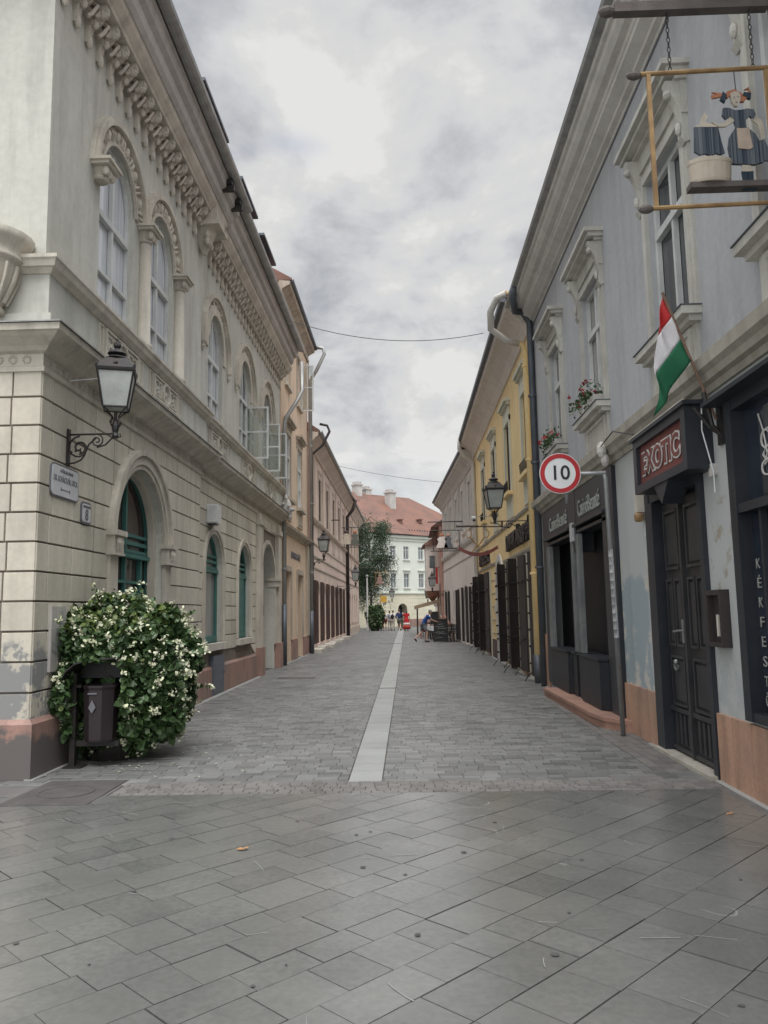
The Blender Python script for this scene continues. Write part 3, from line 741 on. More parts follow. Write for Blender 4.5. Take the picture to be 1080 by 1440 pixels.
up = MB(); up.sweep([(-.05, 9.602), (.44, 9.602), (.50, 9.66), (.52, 9.80), (.60, 9.84), (.62, 9.98), (.66, 10.02), (-.05, 10.12)], [(-13, YC), (X1, YC), (X1, YB), (X2, YB), (X2, YE - .3)]); build(up, 'eaves_soffit', 'soffit', P)
gt = MB()
def half_gutter(mb_, path, n, z, r_=.09):
    prof = [(n + r_ * math.cos(a), z + r_ * math.sin(a)) for a in [PI + i * PI / 6 for i in range(7)]] + [(n + (r_ - .012) * math.cos(a), z + (r_ - .012) * math.sin(a)) for a in [-i * PI / 6 for i in range(7)]]
    mb_.sweep(prof, path)
half_gutter(gt, [(-13, YC), (X1, YC), (X1, YB), (X2, YB), (X2, YE - .3)], .74, 10.12, .11); build(gt, 'gutter', 'zinc', P)
rf = MB(); rf.sweep([(.70, 10.14), (.70, 10.18), (-4.5, 13.2), (-4.5, 13.1), (-.05, 10.13)], [(-13, YC), (X1, YC), (X1, YE - .3)]); build(rf, 'roof', 'roof_brown', P)
for (a, b) in ((12.7, 14.7), (15.9, 17.8), (18.5, 20.4)):
    q = MB(T1); q.box(a + .25, b - .15, -.6, .40, 10.2, 11.02); q.prism([(a + .1, 11.02), (b, 11.02), (b, 11.08), (a + .1, 11.08)], -.9, .56); rr_ = build(q, 'dormer', 'zinc_dark', P)
# corner pier with a dark capped bracket in the cornice between bays
q = MB(T1); q.box(14.35, 14.95, 0, .42, 9.2, 9.95); q.box(14.30, 15.0, 0, .47, 9.12, 9.2); q.lathe((14.65, .1, 8.65), [(.04, 0), (.14, .18), (.18, .3), (.26, .47)], 8)
for i in range(6): q.ell((14.47 + .12 * (i % 3), .2, 8.85 + .14 * (i // 3)), .07, .07, .09, 6, 4)
build(q, 'pier_bracket', 'cream_orn', P)
for u in (14.35, 15.1):
    q = MB(T1); q.box(u - .1, u + .1, .40, .72, 9.9, 10.0); q.box(u - .06, u + .06, .45, .75, 9.8, 9.9); build(q, 'gutter_clamp', 'iron', P)
# urn shaped corbel on the corner
q = MB(); q.lathe((-4.47, 8.03, 4.88), [(.05, 0), (.17, 0), (.18, .06), (.15, .1), (.22, .2), (.29, .38), (.32, .5), (.33, .56), (.37, .58), (.37, .62), (.35, .64), (.36, .72), (.42, .78), (.46, .86), (.40, .88), (.05, .9)], 22)
build(q, 'urn_corbel', 'cream_orn', P, True)
q = MB()
for i in range(14):
    a = PI + i * 2 * PI / 14; q.tube([(-4.47 + .2 * math.cos(a), 8 + .2 * math.sin(a), 5.0), (-4.47 + .3 * math.cos(a), 8 + .3 * math.sin(a), 5.24), (-4.47 + .335 * math.cos(a), 8 + .335 * math.sin(a), 5.4)], .022, 5)
build(q, 'corbel_rib', 'cream_orn', P)
# side cornice volute at far end
q = MB(); ro_ = random.Random(5)
q.ell((-3.78, 24.75, 4.95), .16, .16, .3, 10, 6)
for k in range(16): q.ell((-3.76 + ro_.gauss(0, .09), 24.72 + ro_.gauss(0, .08), 4.95 + ro_.gauss(0, .16)), ro_.uniform(.04, .09), ro_.uniform(.04, .09), ro_.uniform(.05, .1), 7, 5)
tag(build(q, 'corner_ornament', 'soffit', None, True), 'weathered carved stone finial at the far end of the palace cornice', 'ornament')

def downpipe(name, label, pts, r_, m, lower=None, group='rain downpipes on the facades', rings=()):
    t = thing(name, label, 'downpipe', (pts[-1][0], pts[-1][1], 0), group)
    q = MB(); q.tube(pts, r_, 8); build(q, 'pipe', m, t, True)
    if lower:
        x, y = pts[-1][:2]; q = MB(); q.tube([(x, y, 0), (x, y, lower)], r_ * 1.18, 8); build(q, 'pipe_base', 'zinc_dark', t, True)
    for z in rings:
        x, y = pts[-1][:2]; q = MB(); q.tube([(x, y, z), (x, y, z + .05)], r_ * 1.35, 8); build(q, 'clamp', m, t)
    return t
downpipe('downpipe', 'grey downpipe slanting from the palace gutter to its far edge, dark at the foot', [(-3.4, 25.6, 10.0), (-3.38, 25.6, 9.0), (-3.5, 25.3, 8.6), (-3.86, 25.0, 7.9), (-3.9, 25.02, 7.5), (-3.9, 25.02, 0)], .07, 'zinc', 1.9, rings=(3.0, 6.2))

# things on the palace wall
t = thing('street_sign', 'white enamel street name plate with grey border on the palace wall', 'sign', (-3.92, 8.84, 3.0))
def rrect(a, b, c, d, r_, seg=4):
    P_ = []
    for cx, cz, a0 in ((b - r_, d - r_, 0), (a + r_, d - r_, PI / 2), (a + r_, c + r_, PI), (b - r_, c + r_, 3 * PI / 2)):
        for i in range(seg + 1):
            an = a0 + i * PI / 2 / seg; P_.append((cx + r_ * math.cos(an), cz + r_ * math.sin(an)))
    return P_
q = MB(T1); q.prism(rrect(8.47, 9.21, 2.98, 3.36, .07), .03, .045); build(q, 'border', 'ink_grey', t)
q = MB(T1); q.prism(rrect(8.49, 9.19, 3.0, 3.34, .055), .045, .05); build(q, 'plate', 'sign_plate', t)
text('GYŐR-BELVÁROS', .05, None, 'ink_grey', t, (X1 + .052, 8.86, 3.285), (0, 1, 0), (0, 0, 1), width=.34, depth=.002)
text('DR. KOVÁCS PÁL UTCA', .095, None, 'ink_grey', t, (X1 + .052, 8.84, 3.19), (0, 1, 0), (0, 0, 1), width=.62, depth=.002)
q = MB(T1); q.box(8.72, 8.96, .05, .054, 3.075, 3.083); q.box(8.72, 8.728, .05, .054, 3.055, 3.10); q.box(8.952, 8.96, .05, .054, 3.055, 3.10); build(q, 'arrow_mark', 'ink_grey', t)
t = thing('house_number_plate', 'small rounded house number plate reading 8 beside the arched door', 'sign', (-3.92, 9.46, 2.8))
q = MB(T1); q.prism(rrect(9.31, 9.61, 2.76, 3.03, .06), .03, .045); build(q, 'border', 'ink_grey', t)
q = MB(T1); q.prism(rrect(9.335, 9.585, 2.785, 3.005, .04), .045, .05); build(q, 'plate', 'sign_plate', t)
q = MB(T1); q.box(9.35, 9.57, .05, .053, 2.955, 2.985); build(q, 'caption_bar', 'ink_grey', t)
text('8', .19, None, 'ink_grey', t, (X1 + .052, 9.46, 2.865), (0, 1, 0), (0, 0, 1), depth=.002, bold=.004)
t = thing('utility_panel', 'narrow shabby panel covered in torn stickers beside the flowering bush', 'panel', (-3.92, 8.75, 1.2))
q = MB(T1); q.box(8.58, 8.94, .028, .06, 1.05, 1.76); build(q, 'frame', 'soffit', t)
q = MB(T1)
for k in range(16):
    a = 8.6 + rq.random() * .24; c_ = 1.08 + rq.random() * .55; q.box(a, a + rq.uniform(.05, .1), .061 + k * .0004, .0612 + k * .0004, c_, c_ + rq.uniform(.05, .14))
build(q, 'sticker', 'pave_poster', t)
t = thing('wall_lamp', 'small white box lamp above the first small arched window', 'lamp', (-3.9, 15.9, 3.5))
q = MB(T2); q.prism(rrect(15.62, 15.98, 3.46, 3.84, .03), .03, .24); build(q, 'housing', 'white_paint', t)
q = MB(T2); q.box(15.98, 16.04, .08, .2, 3.5, 3.8); q.box(15.7, 15.9, .04, .2, 3.42, 3.46); build(q, 'lamp_front', 'g_dark', t)
t = thing('meter_cabinet', 'flat grey metal meter cabinet set into the pink plinth', 'cabinet', (-3.9, 16.5, 0))
q = MB(T2); q.box(16.0, 16.95, .0, .10, .02, .80); build(q, 'body', 'meter', t)
q = MB(T2); q.box(16.03, 16.92, .10, .108, .05, .77); q.box(16.85, 16.89, .108, .13, .4, .46); build(q, 'door', 'meter', t)
t = thing('mailbox', 'small dark bracket mailbox inside the palace portal', 'lamp box', (-4.1, 22.3, 1.5))  # post box in the portal recess
q = MB(T2); q.prism(rrect(22.2, 22.75, 1.55, 1.85, .05), -.35, -.1); q.tube([(22.45, -.2, 1.85), (22.45, -.15, 1.95)], .03); build(q, 'box', 'brown_iron', t)
q = MB(T2); q.box(22.3, 22.65, -.1, -.09, 1.6, 1.8); build(q, 'front', 'g_grey', t)
q = MB(T1); q.tube([(9.05, .42, 4.75), (9.2, .45, 4.6), (9.1, .3, 4.48), (8.9, .1, 4.4), (8.86, .04, 4.38)], .006, 5)
tag(build(q, 'lamp_cable', 'sign_white'), 'thin pale cable drooping behind the nearest lantern', 'cable')

# ------------------------------------------------------------------ wall lantern (template)
def spiral(cx, cz, r0, r1, a0, turns, n=22):
    return [(cx + (r0 + (r1 - r0) * i / n) * math.cos(a0 + turns * 2 * PI * i / n), 0, cz + (r0 + (r1 - r0) * i / n) * math.sin(a0 + turns * 2 * PI * i / n)) for i in range(n + 1)]
def make_lantern(arm, label, loc, rz, scale=1., rot=PI / 4):
    t = thing('wall_lantern', label, 'lantern', (0, 0, 0), 'old style lanterns along the street')
    q = MB(); q.box(0, .025, -.035, .035, -.36, .10); q.tube([(0, 0, .03), (arm, 0, .03)], .013, 6)
    L1 = arm
    q.tube(spiral(.15, -.14, .15, .025, PI / 2, 1.6), .012, 5); q.tube(spiral(.15, -.14, .085, .02, -PI / 2, 1.2), .010, 5)
    q.tube([(.02, 0, -.34)] + [(.02 + .2 * math.sin(a), 0, -.34 + .12 * (1 - math.cos(a))) for a in (.4, .9, 1.4)] + [(arm * .45, 0, -.10), (arm * .6, 0, -.02)], .012, 5)
    q.tube(spiral(arm * .62, -.055, .085, .015, PI / 2, -1.6), .010, 5)
    q.tube([(arm * .62, 0, -.14), (arm * .8, 0, -.11), (arm * .93, 0, -.03), (arm * 1.02, 0, -.02), (arm * 1.12, 0, -.01), (arm * 1.1, 0, .03)], .011, 5)
    for a in (0, 1, 2, 3): q.ell((.05 + .06 * a, 0, -.2 + .03 * (a % 2)), .018, .014, .025, 6, 4)
    build(q, 'bracket', 'iron', t)
    c = (arm, 0, 0)
    q = MB(); q.lathe(c, [(.03, -.03), (.045, .0), (.03, .04), (.045, .08), (.05, .13), (.03, .2), (.02, .22), (.02, .30)], 8)
    for k in range(4):
        a = rot + k * PI / 2; cs_, sn = math.cos(a), math.sin(a)
        q.tube([(arm + .035 * cs_, .035 * sn, .10), (arm + .09 * cs_, .09 * sn, .17), (arm + .05 * cs_, .05 * sn, .24), (arm + .13 * cs_, .13 * sn, .31), (arm + .19 * cs_, .19 * sn, .345)], .009, 5)
    build(q, 'stem', 'iron', t)
    r0, r1, z0, z1 = .205, .305, .35, .80
    q = MB()
    for (r_, z, w) in ((r0, z0, .014), (r1, z1, .016)):
        q.tube([(arm + r_ * math.cos(rot + k * PI / 2), r_ * math.sin(rot + k * PI / 2), z) for k in range(4)] , w, 4, closed=True)
    for k in range(4):
        a = rot + k * PI / 2; q.tube([(arm + r0 * math.cos(a), r0 * math.sin(a), z0), (arm + r1 * math.cos(a), r1 * math.sin(a), z1)], .013, 4)
    build(q, 'frame', 'iron', t)
    q = MB(); q.lathe(c, [(r0 * .97, z0), (r1 * .97, z1)], 4, rot=rot); build(q, 'glass', 'lamp_glass', t)
    q = MB(); q.lathe(c, [(r1 * 1.06, z1), (r1 * 1.1, z1 + .03), (r1 * .62, z1 + .17), (r1 * .5, z1 + .19)], 4, rot=rot)
    q.lathe(c, [(.15, z1 + .19), (.11, z1 + .22), (.06, z1 + .23), (.12, z1 + .26), (.10, z1 + .29), (.04, z1 + .31), (.03, z1 + .33), (.05, z1 + .36), (.045, z1 + .39), (.015, z1 + .42), (.012, z1 + .46)], 10)
    for k in range(4):
        a = rot + k * PI / 2; q.ell((arm + r1 * 1.04 * math.cos(a), r1 * 1.04 * math.sin(a), z1 + .05), .02, .02, .04, 6, 4)
        a += PI / 4; q.ell((arm + r1 * .62 * math.cos(a), r1 * .62 * math.sin(a), z1 + .09), .035, .035, .03, 6, 4)
    build(q, 'lamp_roof', 'iron', t)
    t.location = loc; t.rotation_euler = (0, 0, rz); t.scale = (scale,) * 3
    return t
make_lantern(.60, 'black scrolled lantern on the cream palace corner above the street sign', (X1 + .03, 8.9, 3.72), 0, .93, PI / 4 + .28)
make_lantern(.93, 'black scrolled lantern on the yellow house just beyond the speed sign', (XR, 18.3, 3.64), PI, .95, PI / 4 + .1)
make_lantern(.62, 'black lantern at the near end of the long pink house', (XL, 32.1, 3.75), 0, 1.0, PI / 4)
make_lantern(1.05, 'black lantern on the pink house under the hanging shop sign', (XL, 45.2, 3.05), 0, 1.0, PI / 4)
make_lantern(.80, 'small black lantern at the far end of the pale pink house, right side', (2.33, 48.6, 2.75), PI, 1.0, PI / 4)
make_lantern(.70, 'farthest right lantern, fixed to the salmon house above the awning', (2.1, 56.2, 2.15), PI, .95, PI / 4)

# ------------------------------------------------------------------ orange narrow house
O = thing('town_house', 'narrow orange three storey house between the cream palace and the pink house', 'building', (-4, 28, 0))
w = MB(TL)
gd = [(25.75, 27.0, .0, 3.02, False, -.3), (28.6, 30.0, .0, 3.02, False, -.3)]
w.wall(24.96, 31.9, 0, 4.5, gd); w.wall(24.96, 31.9, 4.5, 8.6, [(25.85, 26.95, 5.5, 7.7, False), (28.7, 29.8, 5.5, 7.7, False)])
w.wall(24.96, 31.9, 8.6, 12.55, [(25.9, 26.9, 9.4, 11.3, False), (28.75, 29.75, 9.4, 11.3, False)])
w.T = lambda a, b, c: (a, b, c); w.poly([(-4, 24.96, 9.9), (-10, 24.96, 9.9), (-10, 24.96, 12.6), (-4, 24.96, 12.6)]); w.poly([(-4, 31.9, 7), (-10, 31.9, 7), (-10, 31.9, 12.6), (-4, 31.9, 12.6)])
build(w, 'wall', 'orange', O)
q = MB(); q.sweep([(-.05, 4.25), (.05, 4.25), (.06, 4.33), (.14, 4.40), (.20, 4.42), (.22, 4.5), (-.05, 4.56)], [(-4, 24.98), (-4, 31.88)]); build(q, 'string_course', 'orange_trim', O)
q = MB(); q.sweep([(-.05, 12.0), (.06, 12.0), (.08, 12.1), (.05, 12.12), (.05, 12.3), (.2, 12.4), (.3, 12.44), (.33, 12.56), (-.05, 12.6)], [(-4, 24.9), (-4, 31.95)]); build(q, 'cornice', 'orange_trim', O)
q = MB(); half_gutter(q, [(-4, 24.9), (-4, 31.95)], .36, 12.62, .08); build(q, 'gutter', 'zinc_dark', O)
q = MB(); q.sweep([(.38, 12.6), (.38, 12.66), (-4, 15.2), (-4, 15.1), (-.1, 12.6)], [(-4, 24.9), (-4, 31.95)]); build(q, 'roof', 'roof_brown', O)
for (a, b) in ((25.85, 26.95), (28.7, 29.8)):
    W = window(O, TL, a, b, 5.5, 7.7, gm='g_sky', trans=((6.9, .07), 6.2), n=-.07)
    q = MB(TL); q.box(a - .14, a, 0, .04, 5.45, 7.75); q.box(b, b + .14, 0, .04, 5.45, 7.75); q.box(a - .14, b + .14, 0, .042, 7.7, 7.9)
    q.box(a - .22, b + .22, 0, .16, 8.0, 8.08); q.box(a - .26, b + .26, 0, .22, 8.08, 8.16); q.box(a - .18, b + .18, 0, .06, 7.9, 8.0)
    q.box(a - .2, b + .2, 0, .2, 5.34, 5.45); q.box(a - .1, b + .1, 0, .05, 4.75, 5.34); q.box(a + .05, b - .05, .05, .07, 4.85, 5.2); build(q, 'surround', 'orange_trim', W)
for (a, b) in ((25.9, 26.9), (28.75, 29.75)):
    W = window(O, TL, a, b, 9.4, 11.3, gm='g_far', trans=((10.6, .07),), n=-.14, sill=.1)
    q = MB(TL); q.box(a - .12, a, 0, .03, 9.38, 11.4); q.box(b, b + .12, 0, .03, 9.38, 11.4); q.box(a - .12, b + .12, 0, .033, 11.3, 11.45); build(q, 'surround', 'orange_trim', W)
casement(O, TL, 29.9, 9.42, 11.25, .02, .5)
for (a, b) in ((25.75, 27.0), (28.6, 30.0)):
    q = MB(TL); q.poly([(a, -.28, 0), (b, -.28, 0), (b, -.28, 3.02), (a, -.28, 3.02)]); d_ = build(q, 'door', 'wood_brown', O)
    q = MB(TL); q.box(a - .12, a, 0, .05, .75, 3.14); q.box(b, b + .12, 0, .05, .75, 3.14); q.box(a, b, 0, .05, 3.02, 3.2); build(q, 'surround', 'orange_trim', d_)
q = MB(TL)
for (a, b) in ((24.98, 25.62), (27.13, 28.47), (30.13, 31.85)): q = MB(TL); q.box(a, b, 0, .05, 0, .72); build(q, 'plinth', 'marble_l', O)
q = MB(TL); q.box(31.1, 31.85, 0, .08, .72, 4.25); build(q, 'pilaster', 'orange_trim', O)
text('LUTHER HÁZ', .34, None, 'ink_grey', O, (XL + .01, 28.3, 3.62), (0, 1, 0), (0, 0, 1), width=2.3, depth=.01)
downpipe('downpipe', 'grey downpipe at the joint of the orange and pink houses, dark at the foot', [(-3.62, 31.7, 12.6), (-3.3, 31.7, 12.55), (-3.25, 31.7, 12.3), (-3.6, 31.75, 11.6), (-3.86, 31.8, 11.2), (-3.86, 31.8, 0)], .075, 'zinc', 1.7, rings=(3.2, 6.0, 8.4))
q = MB(); q.tube([(-3.9, 31.5, 12), (-3.9, 31.5, 4.6)], .022, 6); tag(build(q, 'downpipe', 'marble_l'), 'thin rusty red pipe running down the orange house', 'pipe')

# ------------------------------------------------------------------ long pink house (left)
K = thing('row_house', 'long pale pink two storey house with dark shuttered shop doors, left side', 'building', (-4, 48, 0))
wy = [32.7 + 3.43 * i for i in range(6)] + [53.5, 56.7, 60.0, 63.2]
gdo = [32.9 + 2.55 * i for i in range(7)]
gar = [52.8 + 2.35 * i for i in range(5)]
w = MB(TL)
w.wall(31.9, 65.2, 0, 4.0, [(y_ - .55, y_ + .75, .25, 3.0, True, -.3) for y_ in gdo] + [(y_ - .5, y_ + .5, .9, 2.9, True, -.25) for y_ in gar])
w.wall(31.9, 65.2, 4.0, 9.0, [(y_ - .5, y_ + .6, 5.75, 7.75, False) for y_ in wy])
w.T = lambda a, b, c: (a, b, c); w.poly([(-4, 65.2, 0), (-11, 65.2, 0), (-11, 65.2, 9.1), (-4, 65.2, 9.1)])
build(w, 'wall', 'pink', K)
for y_ in wy:
    W = window(K, TL, y_ - .5, y_ + .6, 5.75, 7.75, gm='g_far' if int(y_) % 2 else 'g_grey', fm='wood_brown' if y_ > 35 else 'white_paint', trans=((7.1, .06),), n=-.07, sill=.08, sm='pink_lt')
    q = MB(TL); q.box(y_ - .62, y_ - .5, 0, .04, 5.7, 8.0); q.box(y_ + .6, y_ + .72, 0, .04, 5.7, 8.0); q.box(y_ - .66, y_ + .76, 0, .06, 8.0, 8.1); q.box(y_ - .5, y_ + .6, 0, .03, 7.75, 8.0)
    q.box(y_ + 1.2, y_ + 1.55, 0, .05, 5.6, 8.55); q.box(y_ - .6, y_ + .7, 0, .03, 4.75, 5.45); build(q, 'surround', 'pink_lt', W)
q = MB(); q.sweep([(-.05, 5.45), (.05, 5.45), (.12, 5.52), (.15, 5.6), (-.05, 5.64)], [(-4, 31.92), (-4, 65.2)])
q.sweep([(-.05, 8.5), (.08, 8.5), (.12, 8.6), (.35, 8.85), (.42, 8.9), (.46, 9.05), (-.05, 9.1)], [(-4, 31.92), (-4, 65.3)]); build(q, 'cornice', 'pink_lt', K)
q = MB()
for z in (4.55, 4.0, 3.5): q.sweep([(-.01, z), (.03, z), (.035, z + .05), (.03, z + .08), (-.01, z + .08)], [(-4, 31.92), (-4, 65.2)])
build(q, 'band_course', 'orange_trim', K)
q = MB(); half_gutter(q, [(-4, 31.9), (-4, 65.3)], .52, 9.1, .09); build(q, 'gutter', 'zinc', K)
q = MB(); q.sweep([(.5, 9.08), (.5, 9.14), (-4, 12.2), (-4, 12.1), (-.1, 9.08)], [(-4, 31.92), (-4, 65.3)]); build(q, 'roof', 'roof_brown', K)
q = MB(); q.sweep([(-.01, 0), (.05, 0), (.05, .55), (-.01, .57)], [(-4, 51.6), (-4, 65.2)]); build(q, 'plinth', 'pink_lt', K)
for i, y_ in enumerate(gdo):
    W = window(K, TL, y_ - .55, y_ + .75, .25, 3.0, arch=True, gm='g_grey' if i < 3 else 'g_brown', fm='wood_brown', trans=((2.3, .06),), n=-.28, name='shop_door')
    q = MB(TL); q.box(y_ + .76, y_ + .83, 0, .13, .3, 3.0); build(q, 'shutter', 'wood_brown', W)
    q = MB(TL); q.box(y_ - .72, y_ - .57, 0, .08, .3, 3.0); build(q, 'shutter', 'wood_brown', W)
    q = MB(TL); q.box(y_ - .8, y_ + 1.0, 0, .35 if i % 2 else .5, 0, .14); build(q, 'doorstep', 'sillstone', W)
for y_ in gar:
    W = window(K, TL, y_ - .5, y_ + .5, .9, 2.9, arch=True, gm='wood_brown', fm='wood_brown', trans=(), n=-.2, sill=.06, sm='pink_lt')
downpipe('downpipe', 'dark brown downpipe crossing the middle of the pink house', [(-3.45, 51.6, 9.0), (-3.3, 51.6, 8.9), (-3.5, 51.6, 8.3), (-3.88, 51.6, 7.8), (-3.88, 51.6, 0)], .11, 'brown_iron', None, rings=(3, 6))
downpipe('downpipe', 'curved dark rainwater pipe at the near corner of the pink house eaves', [(-3.5, 32.0, 9.4), (-3.2, 32.1, 9.35), (-3.1, 32.1, 9.1), (-3.4, 32.05, 8.5), (-3.84, 32.0, 8.1), (-3.84, 32.0, 0)], .055, 'iron', None, rings=(3, 6))

# ------------------------------------------------------------------ grey house (right)
G = thing('corner_house', 'grey blue two storey house with white moulded windows and shops at street level', 'building', (3, 9, 0))
wc = [(4.9, 6.1), (7.72, 8.95), (11.25, 12.45), (14.25, 15.35)]
w = MB(TR)
g0 = [(3.2, 7.0, .68, 3.42, False, -.2), (7.85, 9.5, 0, 2.95, False, -.28), (11.0, 16.75, .14, 3.62, False, -.30)]
w.wall(-3, 17.4, 0, 3.75, g0); w.wall(-3, 17.4, 3.75, 8.15, [(a, b, 4.6, 6.62, False, -.24) for a, b in wc] + [(1.8, 3.0, 4.6, 6.62, False, -.24)])
w.T = lambda a, b, c: (a, b, c); w.poly([(2.95, -3, 0), (10, -3, 0), (10, -3, 8.2), (2.95, -3, 8.2)])
build(w, 'wall', 'grey_wall', G)
q = MB(TR)
cuts = [(-3, -1.9), (-1.9, -.6), (-.6, .6), (.6, 2), (2, 3.2), (3.2, 4.3), (4.3, 5.35), (5.35, 6.25), (6.25, 6.62), (6.62, 7.02), (7.02, 7.42), (7.42, 7.78), (9.57, 9.95), (9.95, 10.4), (10.4, 10.98)]
for a, b in cuts: q.box(a + .004, b - .004, -.01, .035, 0, .63)
q.box(16.75, 17.15, -.01, .04, 0, 1.1)
build(q, 'plinth', 'marble_r', G)
pathR = [(XR, 17.38), (XR, -3)]
q = MB(); q.sweep([(-.05, 3.66), (.03, 3.66), (.05, 3.72), (.10, 3.74), (.12, 3.80), (.17, 3.84), (.18, 3.95), (-.05, 4.0)], pathR); build(q, 'string_course', 'course_r', G)
q = MB(); q.sweep([(-.05, 7.98), (.02, 7.98), (.03, 8.02), (.10, 8.03), (.11, 8.07), (.24, 8.12), (.25, 8.16), (.27, 8.17), (.28, 8.23), (.36, 8.24), (.42, 8.30), (.44, 8.36), (.48, 8.37), (.49, 8.48), (-.05, 8.55)], pathR); build(q, 'eaves_cornice', 'soffit_r', G)
q = MB(); q.sweep([(-.01, 7.95), (.012, 7.95), (.012, 7.978), (-.01, 7.978)], pathR); build(q, 'painted_shadow_line', 'ink_grey', G)  # raised dark strip, paints the shadow line under the cornice
q = MB(); q.sweep([(.47, 8.44), (.58, 8.46), (.60, 8.51), (.47, 8.53)], pathR); build(q, 'gutter', 'zinc', G)
q = MB(); q.sweep([(.55, 8.55), (.55, 8.6), (-4.5, 11.5), (-4.5, 11.4), (-.1, 8.5)], pathR); build(q, 'roof', 'roof_brown', G)
def win_r(a, b, root=G, T=TR, c=4.6, d=6.62, panel=True):
    W = window(root, T, a, b, c, d, n=-.12, gm='g_grey' if a > 9 else 'g_dark', trans=((c + 1.28, .09),), fw=.07)
    q = MB(T)
    for (n1, w_) in ((.05, .10), (.03, .17)):
        i_ = 0 if w_ < .12 else .10; q.box(a - w_, a - i_, 0, n1, c - .02, d + w_); q.box(b + i_, b + w_, 0, n1, c - .02, d + w_); q.box(a - i_, b + i_, 0, n1 - .001, d + i_, d + w_)
    q.box(a - .17, b + .17, 0, .06, d + .17, d + .36)
    q.prism([(a - .22, d + .36), (b + .22, d + .36), (b + .22, d + .40), (a - .22, d + .40)], 0, .12)
    q.prism([(a - .27, d + .40), (b + .27, d + .40), (b + .27, d + .46), (a - .27, d + .46)], 0, .22)
    q.prism([(a - .31, d + .46), (b + .31, d + .46), (b + .31, d + .52), (a - .31, d + .52)], 0, .28)
    for u in (a - .12, b + .12):
        q.box(u - .072, u + .072, 0, .064, d + .003, d + .357)
        T0 = q.T; q.T = lambda n, uu, z: T0(uu, n, z)
        q.prism([(0, d - .26), (.04, d - .27), (.07, d - .22), (.06, d - .12), (.08, d), (.11, d + .12), (.18, d + .26), (.21, d + .36), (0, d + .36)], u - .056, u + .056)
        q.prism([(0, d - .30), (.05, d - .32), (.09, d - .26), (.05, d - .2), (0, d - .2)], u - .07, u + .07); q.T = T0
        q.ell((u, .17, d + .24), .065, .05, .05, 8, 5); q.ell((u, .085, d - .14), .045, .035, .07, 8, 5)
    build(q, 'surround', 'trim_r', W)
    q = MB(T); q.prism([(a - .2, c - .10), (b + .2, c - .10), (b + .2, c - .02), (a - .2, c - .02)], 0, .20); q.box(a - .16, b + .16, 0, .12, c - .16, c - .10)
    q.box(a - .1, b + .1, 0, .035, 4.0, c - .16)
    if panel:
        a2, b2 = a, b
        q.box(a2, b2, .035, .06, 4.02, 4.08); q.box(a2, b2, .035, .06, c - .24, c - .18); q.box(a2, a2 + .08, .035, .06, 4.08, c - .24); q.box(b2 - .08, b2, .035, .06, 4.08, c - .24)
    build(q, 'sill', 'trim_r', W)
    q = MB(T); q.prism([(a - .21, c - .018), (b + .21, c - .018), (b + .21, c - .008), (a - .21, c - .008)], 0, .215); build(q, 'sill_flashing', 'zinc_dark', W)
for a, b in wc: win_r(a, b)
win_r(1.8, 3.0)
TDo = lambda u, n, z: (XR - n - .14, u, z)
# double house door
q = MB(TDo); q.poly([(7.85, -.26, 0), (9.5, -.26, 0), (9.5, -.26, 2.95), (7.85, -.26, 2.95)])
DR = build(q, 'door', 'door_dark', G)
q = MB(TDo)
q.box(7.79, 7.89, -.24, -.09, 0, 2.98); q.box(9.42, 9.56, -.24, -.08, 0, 2.98); q.box(7.89, 9.42, -.24, -.09, 2.86, 2.98)
q.box(9.30, 9.42, -.25, -.08, .02, 2.86); q.box(7.89, 7.93, -.25, -.12, .02, 2.86)
build(q, 'door_frame', 'navy', DR)
for (a, b) in ((7.95, 8.60), (8.64, 9.29)):
    q = MB(TDo); q.box(a, b, -.25, -.20, .06, 2.82)
    leaf = build(q, 'door_leaf', 'door_dark', DR)
    def pan(a, b, c_, d_):
        z = MB(TDo); t_ = .03
        z.box(a, b, -.20, -.165, c_, c_ + t_); z.box(a, b, -.20, -.165, d_ - t_, d_); z.box(a, a + t_, -.20, -.166, c_ + t_, d_ - t_); z.box(b - t_, b, -.20, -.166, c_ + t_, d_ - t_)
        z.box(a + .06, b - .06, -.20, -.18, c_ + .06, d_ - .06); build(z, 'door_panel', 'door_dark', leaf)
    w_ = b - a
    pan(a + .1, b - .1, 2.05, 2.72)
    pan(a + .08, a + w_ / 2 - .02, 1.20, 1.95); pan(a + w_ / 2 + .02, b - .08, 1.20, 1.95)
    pan(a + .1, b - .1, .55, 1.10)
    z = MB(TDo)
    for k in range(4): z.box(a + .09 + k * .13, a + .15 + k * .13, -.20, -.178, .14, .46)
    z.box(a, b, -.20, -.165, .48, .53); z.box(a, b, -.20, -.165, .06, .10); build(z, 'door_slat', 'door_dark', leaf)
q = MB(TDo); q.box(8.60, 8.66, -.21, -.15, .06, 2.82); build(q, 'cover_strip', 'door_dark', DR)
q = MB(TDo); q.box(8.66, 8.72, -.165, -.15, 1.25, 1.5); q.tube([(8.69, -.15, 1.38), (8.69, -.09, 1.38), (8.80, -.09, 1.37)], .012); build(q, 'handle', 'pole_grey', DR)
q = MB(TDo); q.aband(9.0, 1.0, .05, .065, -.17, -.15, a0=PI, a1=2 * PI); q.ell((9.0, -.16, 1.03), .03, .03, .03, 8, 5); build(q, 'knocker', 'pole_grey', DR)
q = MB(TDo); q.box(7.8, 9.56, -.24, -.02, -.01, .035); build(q, 'threshold', 'course_r', DR)
